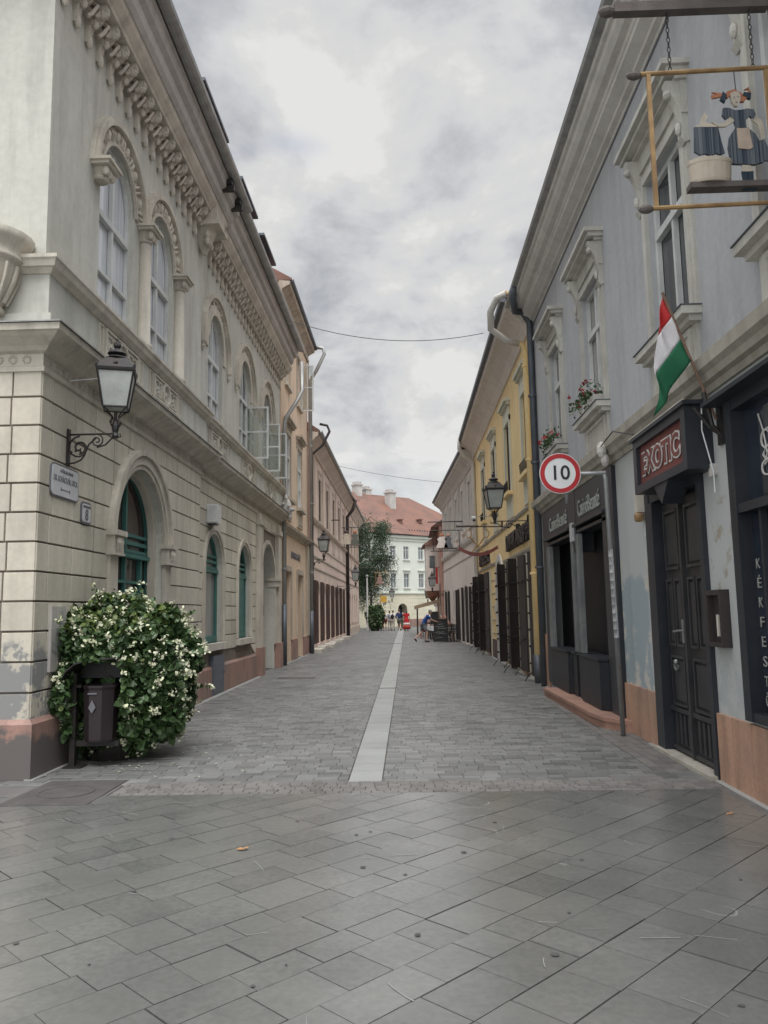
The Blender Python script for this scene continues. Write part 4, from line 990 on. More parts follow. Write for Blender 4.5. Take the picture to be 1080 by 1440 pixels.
# shop window at the frame edge
q = MB(TR); q.poly([(3.2, -.06, .68), (7.0, -.06, .68), (7.0, -.06, 3.42), (3.2, -.06, 3.42)]); SH = build(q, 'shop_window', 'g_shop', G)
q = MB(TR)
q.box(6.92, 7.06, -.06, .06, .66, 3.46); q.box(3.2, 6.92, -.06, .05, .66, .74); q.box(3.2, 6.92, -.06, .05, 2.44, 2.52); q.box(3.2, 6.92, -.06, .05, 3.36, 3.46)
q.box(6.60, 6.64, -.05, .0, .74, 2.44); q.box(5.6, 5.75, -.05, .03, .74, 2.44); q.box(4.3, 4.45, -.05, .03, .74, 2.44)
q.prism([(3.0, 3.46), (7.22, 3.46), (7.22, 3.50), (3.0, 3.50)], 0, .20); q.prism([(3.0, 3.50), (7.16, 3.50), (7.16, 3.54), (3.0, 3.54)], 0, .14)
build(q, 'shop_frame', 'navy', SH)
q = MB(TR); q.box(3.3, 6.92, -.05, .0, 2.52, 3.36); build(q, 'sign_panel', 'g_shop2', SH) if False else None
text('g', .62, None, 'neon', SH, (XR + .045, 6.50, 3.02), (0, -1, 0), (0, 0, 1), depth=.004, bold=-.014)
for k, ch_ in enumerate('KÉKFESTŐ'):
    text(ch_, .125, None, 'brass_letters', SH, (XR + .048, 6.83, 1.99 - k * .165), (0, -1, 0), (0, 0, 1), width=.075, depth=.003)
# panel name: painted curve in white
q = MB(TR); q.tube([(6.62, -.05, 3.25), (6.55, -.05, 3.1), (6.5, -.05, 2.9), (6.56, -.05, 2.8), (6.45, -.05, 2.85)], .008, 5); build(q, 'lettering', 'neon', SH)
# wooden double portal of the casino
q = MB(TR); q.poly([(11.0, -.28, .14), (16.75, -.28, .14), (16.75, -.28, 3.62), (11.0, -.28, 3.62)]); CP = build(q, 'shop_portal', 'black_door', G)
q = MB(TR)
q.box(11.0, 11.65, -.02, .06, .15, 3.62); q.box(16.2, 16.75, -.02, .05, .15, 3.0); q.box(11.65, 16.75, -.25, .05, 3.0, 3.62)
q.prism([(11.4, 3.0), (13.5, 3.0), (13.5, 3.05), (11.4, 3.05)], .05, .12); q.prism([(13.9, 3.0), (16.4, 3.0), (16.4, 3.05), (13.9, 3.05)], .05, .12)
q.prism([(11.4, 2.90), (13.4, 2.90), (13.4, 2.95), (11.4, 2.95)], -.2, .06); q.prism([(14, 2.90), (16.2, 2.90), (16.2, 2.95), (14, 2.95)], -.2, .06)
q.box(13.5, 13.9, -.25, .055, 2.6, 3.64)
build(q, 'fascia', 'navy', CP)
for (a, b) in ((13.28, 13.48), (13.72, 13.92), (15.95, 16.3)):
    q = MB(TR); q.box(a, b, .0, .07, .85, 2.88); build(q, 'post', 'grey_post', CP)
for (a, b, n1) in ((11.7, 13.22, .16), (14.0, 15.9, .16)):
    q = MB(lambda u, n, z: (XR - n, u, z)); pts = [(a, -.2), (a, n1 - .1), (a + .14, n1), (b - .14, n1), (b, n1 - .1), (b, -.2)]
    i = q.add([(u, n, .16) for u, n in pts]); j = q.add([(u, n, .85) for u, n in pts]); q.f += [tuple(range(i, i + 6)), tuple(range(j, j + 6))] + [(i + t_, i + (t_ + 1) % 6, j + (t_ + 1) % 6, j + t_) for t_ in range(6)]
    i = q.add([(u, n * 1.1, .86) for u, n in pts]); j = q.add([(u, n * 1.1, .89) for u, n in pts]); q.f += [tuple(range(i, i + 6)), tuple(range(j, j + 6))] + [(i + t_, i + (t_ + 1) % 6, j + (t_ + 1) % 6, j + t_) for t_ in range(6)]
    build(q, 'stall_riser', 'black_wood', CP)
for (a, b) in ((13.25, 13.5), (13.68, 13.95)):
    q = MB(TR); q.box(a, b, -.2, .1, .15, .86); q.box(a - .02, b + .02, -.2, .13, .86, .90); build(q, 'post_base', 'black_wood', CP)
text('CasinóBeauté', .40, None, 'brass_letters', CP, (XR - .06, 12.5, 3.27), (0, -1, 0), (0, 0, 1), width=1.5, depth=.006)
text('CasinóBeauté', .40, None, 'brass_letters', CP, (XR - .06, 15.05, 3.27), (0, -1, 0), (0, 0, 1), width=1.7, depth=.006)
q = MB(TR); q.box(13.62, 13.8, .055, .10, 2.78, 3.1); build(q, 'notice', 'sticker', CP)
# reddish step
q = MB(); pts = [(2.99, 10.72), (2.84, 10.76), (2.66, 11.15), (2.60, 11.6), (2.55, 15.35), (2.99, 15.35)]
for z0, z1, o_x in ((-.01, .10, .01), (.10, .15, -.015)):
    P2 = [(x + (o_x if x < 2.9 else 0), y_) for x, y_ in pts]; i = q.add([(x, y_, z0) for x, y_ in P2]); j = q.add([(x, y_, z1) for x, y_ in P2])
    q.f += [tuple(range(i, i + 6)), tuple(range(j, j + 6))] + [(i + t_, i + (t_ + 1) % 6, j + (t_ + 1) % 6, j + t_) for t_ in range(6)]
tag(build(q, 'doorstep', 'step'), 'long reddish stone step before the dark casino portal', 'step')
# things on the grey house
E_ = thing('hanging_sign_box', 'dark framed shop sign box reading EXOTIC above the door', 'sign', (2.8, 8.4, 2.9))
TE = lambda u, n, z: (2.95 - n, u, z)
q = MB(TE); q.box(7.48, 9.22, 0, .20, 2.94, 3.56)
q.box(7.48, 9.22, .20, .26, 2.94, 3.03); q.box(7.48, 9.22, .20, .26, 3.47, 3.56); q.box(7.48, 7.60, .20, .26, 3.03, 3.47); q.box(9.10, 9.22, .20, .26, 3.03, 3.47)
q.prism([(8.12, 2.94), (8.58, 2.94), (8.35, 2.72)], .02, .24); q.prism([(7.42, 3.56), (9.28, 3.56), (9.28, 3.60), (7.42, 3.60)], 0, .29)
build(q, 'frame', 'navy', E_)
q = MB(TE); q.box(7.60, 9.10, .20, .215, 3.03, 3.47); build(q, 'panel', 'exotic_red', E_)
text('EXOTIC', .33, None, 'neon', E_, (2.95 - .225, 8.37, 3.24), (0, -1, 0), (0, 0, 1), width=1.26, depth=.004, bold=.026)
text('EXOTIC', .33, None, 'exotic_red', E_, (2.95 - .234, 8.37, 3.24), (0, -1, 0), (0, 0, 1), width=1.22, depth=.002, bold=.006)
q = MB(TE); q.tube([(7.45, .1, 3.56), (7.43, .12, 3.3), (7.40, .05, 2.9), (7.42, .04, 2.7)], .007, 5); build(q, 'cable', 'sign_white', E_)
q = MB(TE); q.tube([(7.42, .28, 3.605), (9.28, .28, 3.605)], .012, 5); build(q, 'edge_strip', 'sillstone', E_)
t = thing('alarm_siren', 'small orange and white alarm siren left of the dark door', 'siren', (2.9, 9.75, 2.8))
q = MB(TR); q.box(9.72, 9.84, 0, .1, 2.80, 3.05); build(q, 'housing', 'sillstone', t)
q = MB(TR); q.lathe((9.74, .08, 2.68), [(.03, 0), (.055, .02), (.06, .08), (.045, .11)], 12); build(q, 'horn', 'gold', t, True)
q = MB(TR); q.prism(rrect(9.62, 9.74, 2.5, 2.66, .02), 0, .02); tag(build(q, 'house_number_plate', 'sign_plate'), 'tiny white number plate under the alarm siren', 'sign')
q = MB(TR); q.box(9.58, 9.70, 0, .02, 1.88, 2.1); tag(build(q, 'notice', 'yellow_paint'), 'small yellow notice left of the dark double door', 'notice')
q = MB(TR); q.prism(rrect(7.42, 7.52, 2.86, 2.98, .02), 0, .05); tag(build(q, 'junction_box', 'soffit_r'), 'small square junction box right of the EXOTIC sign', 'box')
t = thing('notice_box', 'shallow brown wall showcase between the dark door and the shop window', 'showcase', (2.9, 7.6, 1.25))
q = MB(TR); q.box(7.36, 7.72, 0, .09, 1.26, 1.30); q.box(7.36, 7.72, 0, .09, 1.74, 1.79); q.box(7.36, 7.40, 0, .089, 1.30, 1.74); q.box(7.68, 7.72, 0, .089, 1.30, 1.74); build(q, 'frame', 'brown_iron', t)
q = MB(TR); q.box(7.40, 7.68, .0, .03, 1.30, 1.74); build(q, 'back', 'brown_iron', t)
q = MB(TR); q.box(7.46, 7.50, .05, .08, 1.36, 1.56); build(q, 'card', 'sillstone', t)
downpipe('downpipe', 'dark blue grey downpipe at the joint of the grey and yellow houses', [(2.42, 16.2, 8.5), (2.40, 16.4, 8.3), (2.50, 16.8, 8.15), (2.70, 17.0, 8.2), (2.86, 17.1, 8.0), (2.87, 17.15, 7.6), (2.87, 17.15, 0)], .075, 'zinc_dark', None, rings=(2.5, 4.8, 6.3))

# Hungarian flag on a slanting pole
F = thing('flag', 'red white and green flag on a slanting wooden pole above the EXOTIC sign', 'flag', (2.95, 7.25, 3.3))
a_, b_ = Vector((2.90, 7.25, 3.36)), Vector((2.48, 7.25, 4.60))
q = MB(); q.tube([tuple(a_), tuple(b_)], .014, 8); build(q, 'pole', 'pole_wood', F)
q = MB(); q.box(2.92, 2.95, 7.2, 7.3, 3.12, 3.48); q.tube([(2.93, 7.25, 3.22), (2.86, 7.25, 3.30), (2.80, 7.25, 3.62)], .022, 6); q.tube([(2.93, 7.25, 3.22), (2.84, 7.25, 3.28), (2.70, 7.25, 3.48)], .018, 6); build(q, 'holder', 'iron', F)
# cloth hangs from the upper part of the pole: grid, stripes parallel to the pole's top
NU, NV = 10, 24
def flag_pt(i, j):
    # j along pole-attached edge 0..1 top->down ; i outward 0..1
    s_ = j / NV; t_ = i / NU
    top = b_.lerp(a_, .01 + .53 * s_)
    x = top.x - .37 * t_ * s_ ** .9 + .02 * math.sin(t_ * 6 + s_ * 3) * t_ * s_
    z = top.z - (.06 + .46 * s_ ** 1.2) * t_
    yy = 7.25 + .10 * math.sin(t_ * 9 + s_ * 10) * (t_ + .15) * (s_ + .2) + .05 * t_
    return Vector((x, yy, z))
for nm, m_, j0, j1 in (('red_stripe', 'flag_red', 0, 8), ('white_stripe', 'flag_white', 8, 16), ('green_stripe', 'flag_green', 16, 24)):
    q = MB(); rows = []
    for j in range(j0, j1 + 1): rows.append(q.add([tuple(flag_pt(i, j)) for i in range(NU + 1)]))
    for r0, r1 in zip(rows, rows[1:]):
        for i in range(NU): q.f.append((r0 + i, r0 + i + 1, r1 + i + 1, r1 + i))
    o = build(q, nm, m_, F, True); sd = o.modifiers.new('s', 'SOLIDIFY'); sd.thickness = .003
# ------------------------------------------------------------------ round speed sign
t = thing('speed_limit_sign', 'round red and white speed limit sign reading 10 on an angled grey post', 'road sign', (2.73, 10.49, 0))
q = MB(); q.tube([(2.735, 10.49, -.01), (2.66, 10.42, 3.33), (2.64, 10.41, 3.40)], .030, 10); q.tube([(2.64, 10.41, 3.40), (2.60, 10.41, 3.41), (2.02, 10.41, 3.41)], .028, 8); q.tube([(2.14, 10.43, 3.42), (2.14, 10.43, 3.02)], .025, 8); build(q, 'post', 'pole_grey', t, True)
q = MB(); q.tube([(2.57, 10.41, 3.41), (2.66, 10.41, 3.41)], .034, 8); build(q, 'elbow', 'pole_grey', t)
TQ = lambda u, n, z: (2.055 + u, 10.37 - n, 3.415 + z)
q = MB(TQ); q.aband(0, 0, 0.0001, .272, -.01, .0, seg=40, a0=0, a1=2 * PI); build(q, 'disc', 'sign_white', t)
q = MB(TQ); q.aband(0, 0, .205, .263, .0, .004, seg=40, a0=0, a1=2 * PI); build(q, 'red_ring', 'sign_red', t)
text('10', .27, None, 'ink', t, (2.055, 10.366, 3.415), (1, 0, 0), (0, 0, 1), depth=.002, bold=.003)
q = MB()
for k in range(11):
    z = 1.25 + k * .105; s_ = .10; xx = 2.735 - .075 * z / 3.33; yy = 10.49 - .07 * z / 3.33
    q.lathe((xx, yy, z), [(.0315, 0), (.0315, s_)], 10)
build(q, 'sticker', 'sticker', t)
# ------------------------------------------------------------------ hanging painted shop sign (figure of a girl dyeing skirts)
Hs = thing('hanging_shop_sign', 'gold framed shop sign with a painted girl dyeing skirts, hung from a beam on chains', 'shop sign', (2.9, 5.8, 4.6))
def hx(px): return 1.88 + (px - 893) * .00556
def hz(px, y_): return 5.81 - (y_ + (px - 893) * .0655 - 105) * .00594
HY = 5.8
def HT(px, n, y_): return (hx(px), HY - n, hz(px, y_))
def bead(q, a, b, r_): q.lathe((a, HY, b), [(.01, -r_), (r_ * .8, -r_ * .5), (r_, 0), (r_ * .8, r_ * .5), (.01, r_)], 8)
q = MB(); q.box(1.74, 2.95, HY - .04, HY + .04, 6.33, 6.41); q.ell((1.69, HY, 6.36), .075, .05, .045, 8, 6); build(q, 'beam', 'wood_beam', Hs)
q = MB()
q.tube([(1.92, HY, 5.81), (2.94, HY, 5.83)], .018, 8); q.tube([(1.95, HY, 4.69), (2.94, HY, 4.71)], .018, 8); q.box(1.965, 1.995, HY - .015, HY + .015, 4.70, 5.81); q.box(2.88, 2.91, HY - .015, HY + .015, 4.70, 5.81)
build(q, 'gold_frame', 'gold', Hs)
q = MB()
for (x, z) in ((1.87, 5.80), (1.90, 4.685)): q = MB(); q.ell((x, HY, z), .065, .035, .035, 8, 6); build(q, 'finial', 'wood_beam', Hs)
for x in (2.155, 2.80):
    q = MB()
    for k in range(12):
        z = 6.33 - .0425 * (k + .5)
        q.tube([(x + (.012 * math.cos(a) if k % 2 else 0), HY + (0 if k % 2 else .012 * math.cos(a)), z + .026 * math.sin(a)) for a in [i * PI / 4 for i in range(8)]], .004, 4, closed=True)
    build(q, 'chain', 'iron', Hs)
q = MB(); q.box(hx(957), 2.86, HY - .05, HY + .05, 4.825, 4.87); build(q, 'board', 'wood_beam', Hs)
def cut(pts, m, nm, n0=-.008, n1=.008):
    q = MB(HT); q.prism([(a, b) for a, b in pts], n0, n1); return build(q, nm, m, Hs)
# tub
q = MB(); cx = (hx(961) + hx(1015)) / 2; q.lathe((cx, HY, 4.87), [(.145, 0), (.155, .02), (.165, .15), (.17, .155), (.172, .185), (.16, .19)], 20, 1, .5); build(q, 'tub', 'p_tub', Hs)
q = MB(); q.lathe((cx, HY, 5.062), [(.002, 0), (.14, 0)], 20, 1, .5); build(q, 'dye', 'p_boot', Hs)
cut([(970, 178), (1003, 177), (1006, 195), (1010, 213), (1004, 216), (998, 214), (990, 218), (983, 215), (975, 217), (968, 213)], 'p_dress', 'hanging_skirt')
cut([(978, 174), (982, 162), (986, 157), (990, 163), (986, 170), (1000, 175), (1003, 178), (970, 178)], 'p_skin', 'hand')
cut([(1024, 150), (1030, 158), (1026, 168), (1014, 176), (1004, 177), (995, 170), (1004, 173), (1012, 171), (1018, 166)], 'p_skin', 'arm')
cut([(1053, 158), (1064, 165), (1067, 180), (1066, 192), (1062, 193), (1061, 182), (1058, 172), (1050, 165)], 'p_skin', 'arm')
cut([(1012, 150), (1020, 150), (1028, 153), (1037, 152), (1045, 150), (1054, 151), (1056, 158), (1052, 165), (1048, 160), (1042, 166), (1042, 178), (1028, 178), (1025, 165), (1020, 162), (1014, 166), (1010, 160)], 'p_dress', 'bodice', -.01, .012)
cut([(1026, 178), (1044, 177), (1054, 186), (1060, 200), (1062, 224), (1050, 228), (1018, 228), (1015, 205), (1018, 190)], 'p_dress', 'skirt', -.014, .012)
cut([(1028, 179), (1045, 178), (1048, 205), (1044, 208), (1028, 207)], 'p_apron', 'apron', .0125, .018)
cut([(1058, 194), (1066, 194), (1073, 212), (1072, 222), (1062, 222)], 'p_dress', 'cloth_bundle')
cut([(1032, 229), (1044, 229), (1044, 238), (1032, 238)], 'p_skin', 'leg')
cut([(1031, 238), (1038, 238), (1038, 256), (1040, 264), (1031, 265), (1033, 256)], 'p_boot', 'boot'); cut([(1039, 238), (1047, 237), (1046, 256), (1051, 262), (1046, 265), (1040, 262)], 'p_boot', 'boot')
cut([(1023, 130), (1027, 127), (1033, 126), (1037, 131), (1036, 140), (1032, 147), (1028, 147), (1024, 140)], 'p_skin', 'face', -.012, .014)
cut([(1019, 136), (1016, 130), (1020, 126), (1030, 123), (1040, 129), (1048, 132), (1042, 140), (1037, 140), (1036, 130), (1028, 127), (1023, 132)], 'hair_red', 'hair', -.014, .010)
cut([(1014, 133), (998, 137), (997, 132), (1006, 131), (998, 128), (1012, 129)], 'hair_red', 'pigtail'); cut([(1046, 129), (1050, 122), (1043, 123), (1049, 119), (1052, 126)], 'hair_red', 'pigtail')
cut([(1013, 127), (1018, 132), (1015, 142), (1009, 138)], 'p_boot', 'bow', -.014, .014); cut([(1042, 127), (1052, 128), (1051, 136), (1040, 132)], 'p_boot', 'bow', -.014, .014)
q = MB(); q.tube([(hx(1032), HY, hz(1032, 126)), (hx(1031), HY, 5.82)], .004, 4); build(q, 'hanging_wire', 'wire', Hs)
q = MB()
for (x, z) in ((1028, 135), (1033, 134)): q.ell((hx(x), HY - .016, hz(x, z)), .006, .004, .004, 6, 4)
q.ell((hx(1030.5), HY - .016, hz(1030.5, 142)), .010, .004, .003, 6, 4); build(q, 'painted_features', 'ink_grey', Hs)
q = MB(); q.lathe((2.0, HY, 5.95), [(.002, 0), (.002, .001)], 4)

# window box flowers
def flowerbox(label, u, w_, m, z=4.62, T=TR, n=.12, seed=1):
    rr = random.Random(seed); t = thing('flower_box', label, 'flowers', T(u, n, z), 'flower boxes on the window sills')
    q = MB(T); q.prism([(u - w_ / 2, z), (u + w_ / 2, z), (u + w_ / 2 + .02, z + .13), (u - w_ / 2 - .02, z + .13)], n - .08, n + .07); build(q, 'trough', 'soffit_r', t)
    q = MB(); f = MB()
    for k in range(260):
        c = Vector(T(u + rr.uniform(-.5, .5) * w_ * 1.15, n + rr.uniform(-.09, .2), z + .10 + abs(rr.gauss(0, .11)) - (.12 if rr.random() < .2 else 0)))
        leafpoly(q, c, rr.uniform(.02, .04), rr)
    for k in range(11):
        c = Vector(T(u + rr.uniform(-.5, .5) * w_ * 1.2, n + rr.uniform(-.02, .24), z + .22 + rr.uniform(-.08, .14)))
        for i in range(9): leafpoly(f, c + Vector((rr.gauss(0, .022), rr.gauss(0, .022), rr.gauss(0, .018))), rr.uniform(.016, .026), rr)
    build(q, 'foliage', 'leaf', t, recalc=False); build(f, 'blossom', m, t, recalc=False)
def leafpoly(q, c, s_, rr, up=.3, nseg=6):
    n = Vector((rr.gauss(0, 1), rr.gauss(0, 1), rr.gauss(0, 1) + up)).normalized(); a = n.orthogonal().normalized(); b = n.cross(a)
    an = rr.uniform(0, 6.28); a, b = a * math.cos(an) + b * math.sin(an), b * math.cos(an) - a * math.sin(an)
    k = len(q.v)
    for i in range(nseg):
        t_ = 2 * PI * i / nseg; ra = s_ * (1.15 if i == 0 else .85)
        q.v.append(tuple(c + a * ra * math.cos(t_) + b * ra * .8 * math.sin(t_) + n * s_ * .25 * abs(math.sin(t_))))
    q.f.append(tuple(range(k, k + nseg)))
flowerbox('dark red geraniums on the second grey house window sill', 11.8, 1.0, 'dark_red_flower', 4.6, seed=2)
flowerbox('bright red geraniums on the farthest grey house window sill', 14.75, .9, 'red_flower', 4.6, seed=5)
# cat-like stone bracket and wire at the string course
t = thing('wall_bracket', 'small weathered bracket with a thin rod on the grey house string course', 'bracket', (2.8, 10.9, 3.7))
q = MB(TR); q.ell((10.9, .2, 3.82), .09, .07, .12, 8, 5); q.ell((10.9, .16, 3.68), .07, .06, .1, 8, 5); build(q, 'body', 'soffit_r', t)
q = MB(TR); q.tube([(10.9, .22, 3.86), (9.9, .3, 3.86), (9.2, .25, 3.66)], .008, 5); build(q, 'rod', 'iron', t)

# ------------------------------------------------------------------ yellow house (right)
Y_ = thing('yellow_house', 'yellow two storey house with dark iron shutters and tall windows', 'building', (3, 25, 0))
yw = [18.75, 22.1, 25.7, 29.3]
w = MB(TR)
yd = [(18.0, 18.85, .05, 2.75, False, -.3), (19.35, 20.8, .05, 2.75, False, -.3), (21.55, 23.3, .05, 2.75, False, -.3), (24.35, 25.95, .0, 3.15, True, -.35), (28.1, 29.6, .05, 2.75, False, -.3), (30.6, 32.2, .05, 2.75, False, -.3)]
w.wall(17.41, 33, 0, 3.9, yd); w.wall(17.41, 33, 3.9, 8.45, [(y_ - .5, y_ + .5, 4.9, 6.85, False) for y_ in yw])
build(w, 'wall', 'yellow', Y_)
q = MB(); pY = [(XR, 33.0), (XR, 17.42)]
q.sweep([(-.05, 8.0), (.05, 8.0), (.10, 8.1), (.16, 8.2), (.4, 8.45), (.55, 8.5), (.58, 8.65), (-.05, 8.7)], pY); build(q, 'cornice', 'palepink', Y_)
q = MB(); q.sweep([(.56, 8.62), (.68, 8.64), (.69, 8.74), (.56, 8.76)], pY); build(q, 'gutter', 'zinc_dark', Y_)
q = MB(); q.sweep([(.6, 8.74), (.6, 8.8), (-4, 11.4), (-4, 11.3), (-.1, 8.7)], pY); build(q, 'roof', 'roof_brown', Y_)
q = MB()
for z in (4.0, 3.1): q.sweep([(-.01, z), (.03, z), (.05, z + .05), (.05, z + .09), (-.01, z + .1)], pY if z > 3.5 else [(XR, 33.0), (XR, 26.3)])
q.sweep([(-.01, 3.0), (.03, 3.0), (.05, 3.05), (.05, 3.09), (-.01, 3.1)], [(XR, 24.0), (XR, 17.5)])
for z in (2.6, 2.15, 1.7, 1.25, .8): q.sweep([(-.01, z), (.012, z), (.012, z + .03), (-.01, z + .03)], [(XR, 27.85), (XR, 26.25)])
build(q, 'band_course', 'gold', Y_) if False else build(q, 'band_course', 'course_r', Y_)
for y_ in yw:
    W = window(Y_, TR, y_ - .5, y_ + .5, 4.9, 6.85, gm='g_dark', fm='white_paint', trans=((6.2, .06),), n=-.12)
    q = MB(TR); a, b = y_ - .5, y_ + .5
    q.box(a - .14, a, 0, .05, 4.86, 7.0); q.box(b, b + .14, 0, .05, 4.86, 7.0); q.box(a - .14, b + .14, 0, .052, 6.85, 7.2); q.box(a - .2, b + .2, 0, .12, 7.28, 7.36); q.box(a - .24, b + .24, 0, .18, 7.36, 7.46); q.box(a - .1, b + .1, 0, .06, 7.2, 7.28)
    q.box(a - .1, b + .1, 0, .03, 4.15, 4.76); build(q, 'surround', 'yellow_pale', W)
    q = MB(TR); q.box(a - .18, b + .18, 0, .16, 4.76, 4.86); build(q, 'sill', 'yellow', W)
    q = MB(TR)
    for i in range(9): q.tube([(a + .02 + i * .12, .11, 4.9), (a + .02 + i * .12, .13, 5.15)], .008, 4)
    q.tube([(a, .13, 5.15), (b, .13, 5.15)], .01, 4); build(q, 'railing', 'iron', W)
    q = MB(TR); q.box(b - .5, b - .46, -.06, .03, 4.95, 6.8); build(q, 'open_sash', 'brown_iron', W)
for (a, b, c_, d_, ar, bk) in yd:
    if ar:
        W = window(Y_, TR, a, b, 0, d_, n=-.34, arch=True, gm='g_dark', fm='grey_post', trans=((2.1, .06),), name='gate')
        q = MB(TR); q.aband((a + b) / 2, d_ - (b - a) / 2, (b - a) / 2, (b - a) / 2 + .22, 0, .05, leg=0.01); build(q, 'surround', 'soffit_r', W)
        q = MB(TR); q.box(a - .3, a - .08, .05, .13, 1.45, 1.75); build(q, 'mailbox', 'iron', W)
    else:
        q = MB(TR); q.poly([(a, -.29, c_), (b, -.29, c_), (b, -.29, d_), (a, -.29, d_)]); W = build(q, 'shop_door', 'g_dark', Y_)
        q = MB(TR); q.box(a - .22, a, 0, .04, 0, 2.98); q.box(b, b + .22, 0, .04, 0, 2.98); q.box(a, b, 0, .04, 2.75, 2.98); build(q, 'surround', 'yellow_pale', W)
        q = MB(TR); q.box(a, b, -.28, .02, 0, .06); build(q, 'threshold', 'step', W)
        leaves = [(a + .02, .05, a + (b - a) * .52, .10)] + ([(b + .16, .05, b + .02, .30)] if a > 19 else [])
        for (u0_, n0_, u1_, n1_) in leaves:
            q = MB(TR); pts = [(u0_, n0_), (u1_, n1_), (u1_ + .05, n1_), (u0_ + .05, n0_)] if abs(u1_ - u0_) < .3 else [(u0_, n0_), (u1_, n1_), (u1_, n1_ + .05), (u0_, n0_ + .05)]
            i = q.add([(u, n, .12) for u, n in pts]); j = q.add([(u, n, 2.95) for u, n in pts]); q.f += [tuple(range(i, i + 4)), tuple(range(j, j + 4))] + [(i + t_, i + (t_ + 1) % 4, j + (t_ + 1) % 4, j + t_) for t_ in range(4)]
            s_ = build(q, 'shutter', 'brown_iron', W)
            q = MB(TR)
            for k in range(7): q.ell((u1_, n1_ + .05, .4 + k * .38), .05, .045, .03, 6, 4)
            for z in (.9, 2.3): q.box(min(u0_, u1_) + .03, max(u0_, u1_) - .0, min(n0_, n1_) + .045, n1_ + .062, z, z + .04)
            q.tube([(u1_, n1_ + .03, .2), (u1_, n1_ + .12, .12), (u1_, n1_ + .2, .0)], .012, 5)
            build(q, 'hinge', 'iron', s_)
q = MB(TR); q.box(26.25, 27.8, -.01, .03, 0, .62); build(q, 'plinth', 'wood_brown', Y_)
q = MB(TR); q.box(26.4, 26.8, .0, .03, 1.5, 1.8); build(q, 'notice', 'soffit_r', Y_)
t = thing('shop_sign', 'dark iron letters of the shop name on the yellow house', 'shop sign', (2.9, 20.4, 3.1))
text('DIVATÁRUHÁZ', .62, None, 'brown_iron', t, (XR - .05, 20.3, 3.46), (0, -1, 0), (0, 0, 1), width=4.9, depth=.05, bold=.01)
t = thing('shop_sign', 'short row of dark iron letters near the far end of the yellow house', 'shop sign', (2.9, 29.5, 3.3))
text('ÉKSZER', .62, None, 'brown_iron', t, (XR - .05, 29.6, 3.48), (0, -1, 0), (0, 0, 1), width=3.4, depth=.05, bold=.01)
downpipe('downpipe', 'yellow painted downpipe with a pale swan neck at the near end of the yellow house', [(2.35, 16.9, 8.62), (2.15, 17.1, 8.6), (2.02, 17.3, 8.35), (2.05, 17.6, 8.05), (2.4, 17.8, 7.85), (2.80, 17.85, 7.75), (2.86, 17.85, 7.5), (2.86, 17.85, 0)], .075, 'yellow', .62, rings=(2.4, 5.0, 7.2))
q = MB(); q.tube([(2.35, 16.9, 8.62), (2.15, 17.1, 8.6), (2.02, 17.3, 8.35), (2.05, 17.6, 8.05), (2.4, 17.8, 7.85), (2.72, 17.84, 7.77)], .079, 8); build(q, 'swan_neck', 'soffit_r', [o for o in D.objects if o.get('label', '').startswith('yellow painted downpipe')][0], True)
downpipe('downpipe', 'grey downpipe between the yellow and pale pink houses', [(2.3, 32.5, 8.75), (2.3, 32.5, 8.3), (2.5, 32.6, 8.0), (2.85, 32.7, 7.8), (2.87, 32.7, 7.5), (2.87, 32.7, 0)], .09, 'soffit_r', None, rings=(3, 6))

# ------------------------------------------------------------------ pale pink house (right, beyond)
A0 = Vector((2.95, 33.02)); B0 = Vector((2.3, 50)); dv = (B0 - A0).normalized(); nv = Vector((-dv.y, dv.x)); LQ = (B0 - A0).length
def TP(u, n, z): return (A0.x + dv.x * u + nv.x * n, A0.y + dv.y * u + nv.y * n, z)
Q = thing('pale_house', 'pale pinkish two storey house with narrow dark openings beyond the yellow house', 'building', (2.6, 41, 0))
w = MB(TP)
pd_ = [(1.2, 2.4, .05, 2.75, True, -.3), (3.9, 5.6, .05, 2.8, True, -.3), (7.6, 8.5, .2, 2.75, True, -.3), (10.2, 10.9, 1.2, 2.7, True, -.3), (13, 14.8, .05, 2.8, True, -.3)]
w.wall(0, LQ, 0, 4.6, pd_); w.wall(0, LQ, 4.6, 8.3, [(u - .45, u + .45, 5.3, 7.3, False) for u in (1.8, 4.8, 7.8, 10.8, 13.8)])
w.poly([(LQ, 0, 0), (LQ, -5, 0), (LQ, -5, 8.3), (LQ, 0, 8.3)])
build(w, 'wall', 'palepink', Q)
pQ = [(B0.x, B0.y), (A0.x, A0.y)]
q = MB(); q.sweep([(-.05, 4.6), (.06, 4.6), (.12, 4.7), (.14, 4.82), (-.05, 4.9)], pQ); q.sweep([(-.05, 4.0), (.03, 4.0), (.04, 4.06), (-.05, 4.08)], pQ)
q.sweep([(-.05, 7.8), (.05, 7.8), (.15, 8.0), (.4, 8.2), (.5, 8.25), (.52, 8.38), (-.05, 8.45)], pQ); build(q, 'cornice', 'soffit_r', Q)
q = MB(); q.sweep([(.5, 8.36), (.60, 8.38), (.61, 8.48), (.5, 8.5)], pQ); build(q, 'gutter', 'zinc_dark', Q)
q = MB(); q.sweep([(.55, 8.48), (.55, 8.54), (-4, 11.2), (-4, 11.1), (-.1, 8.4)], pQ); build(q, 'roof', 'roof_brown', Q)
q = MB(); q.sweep([(-.01, 0), (.04, 0), (.04, .6), (-.01, .62)], pQ); 
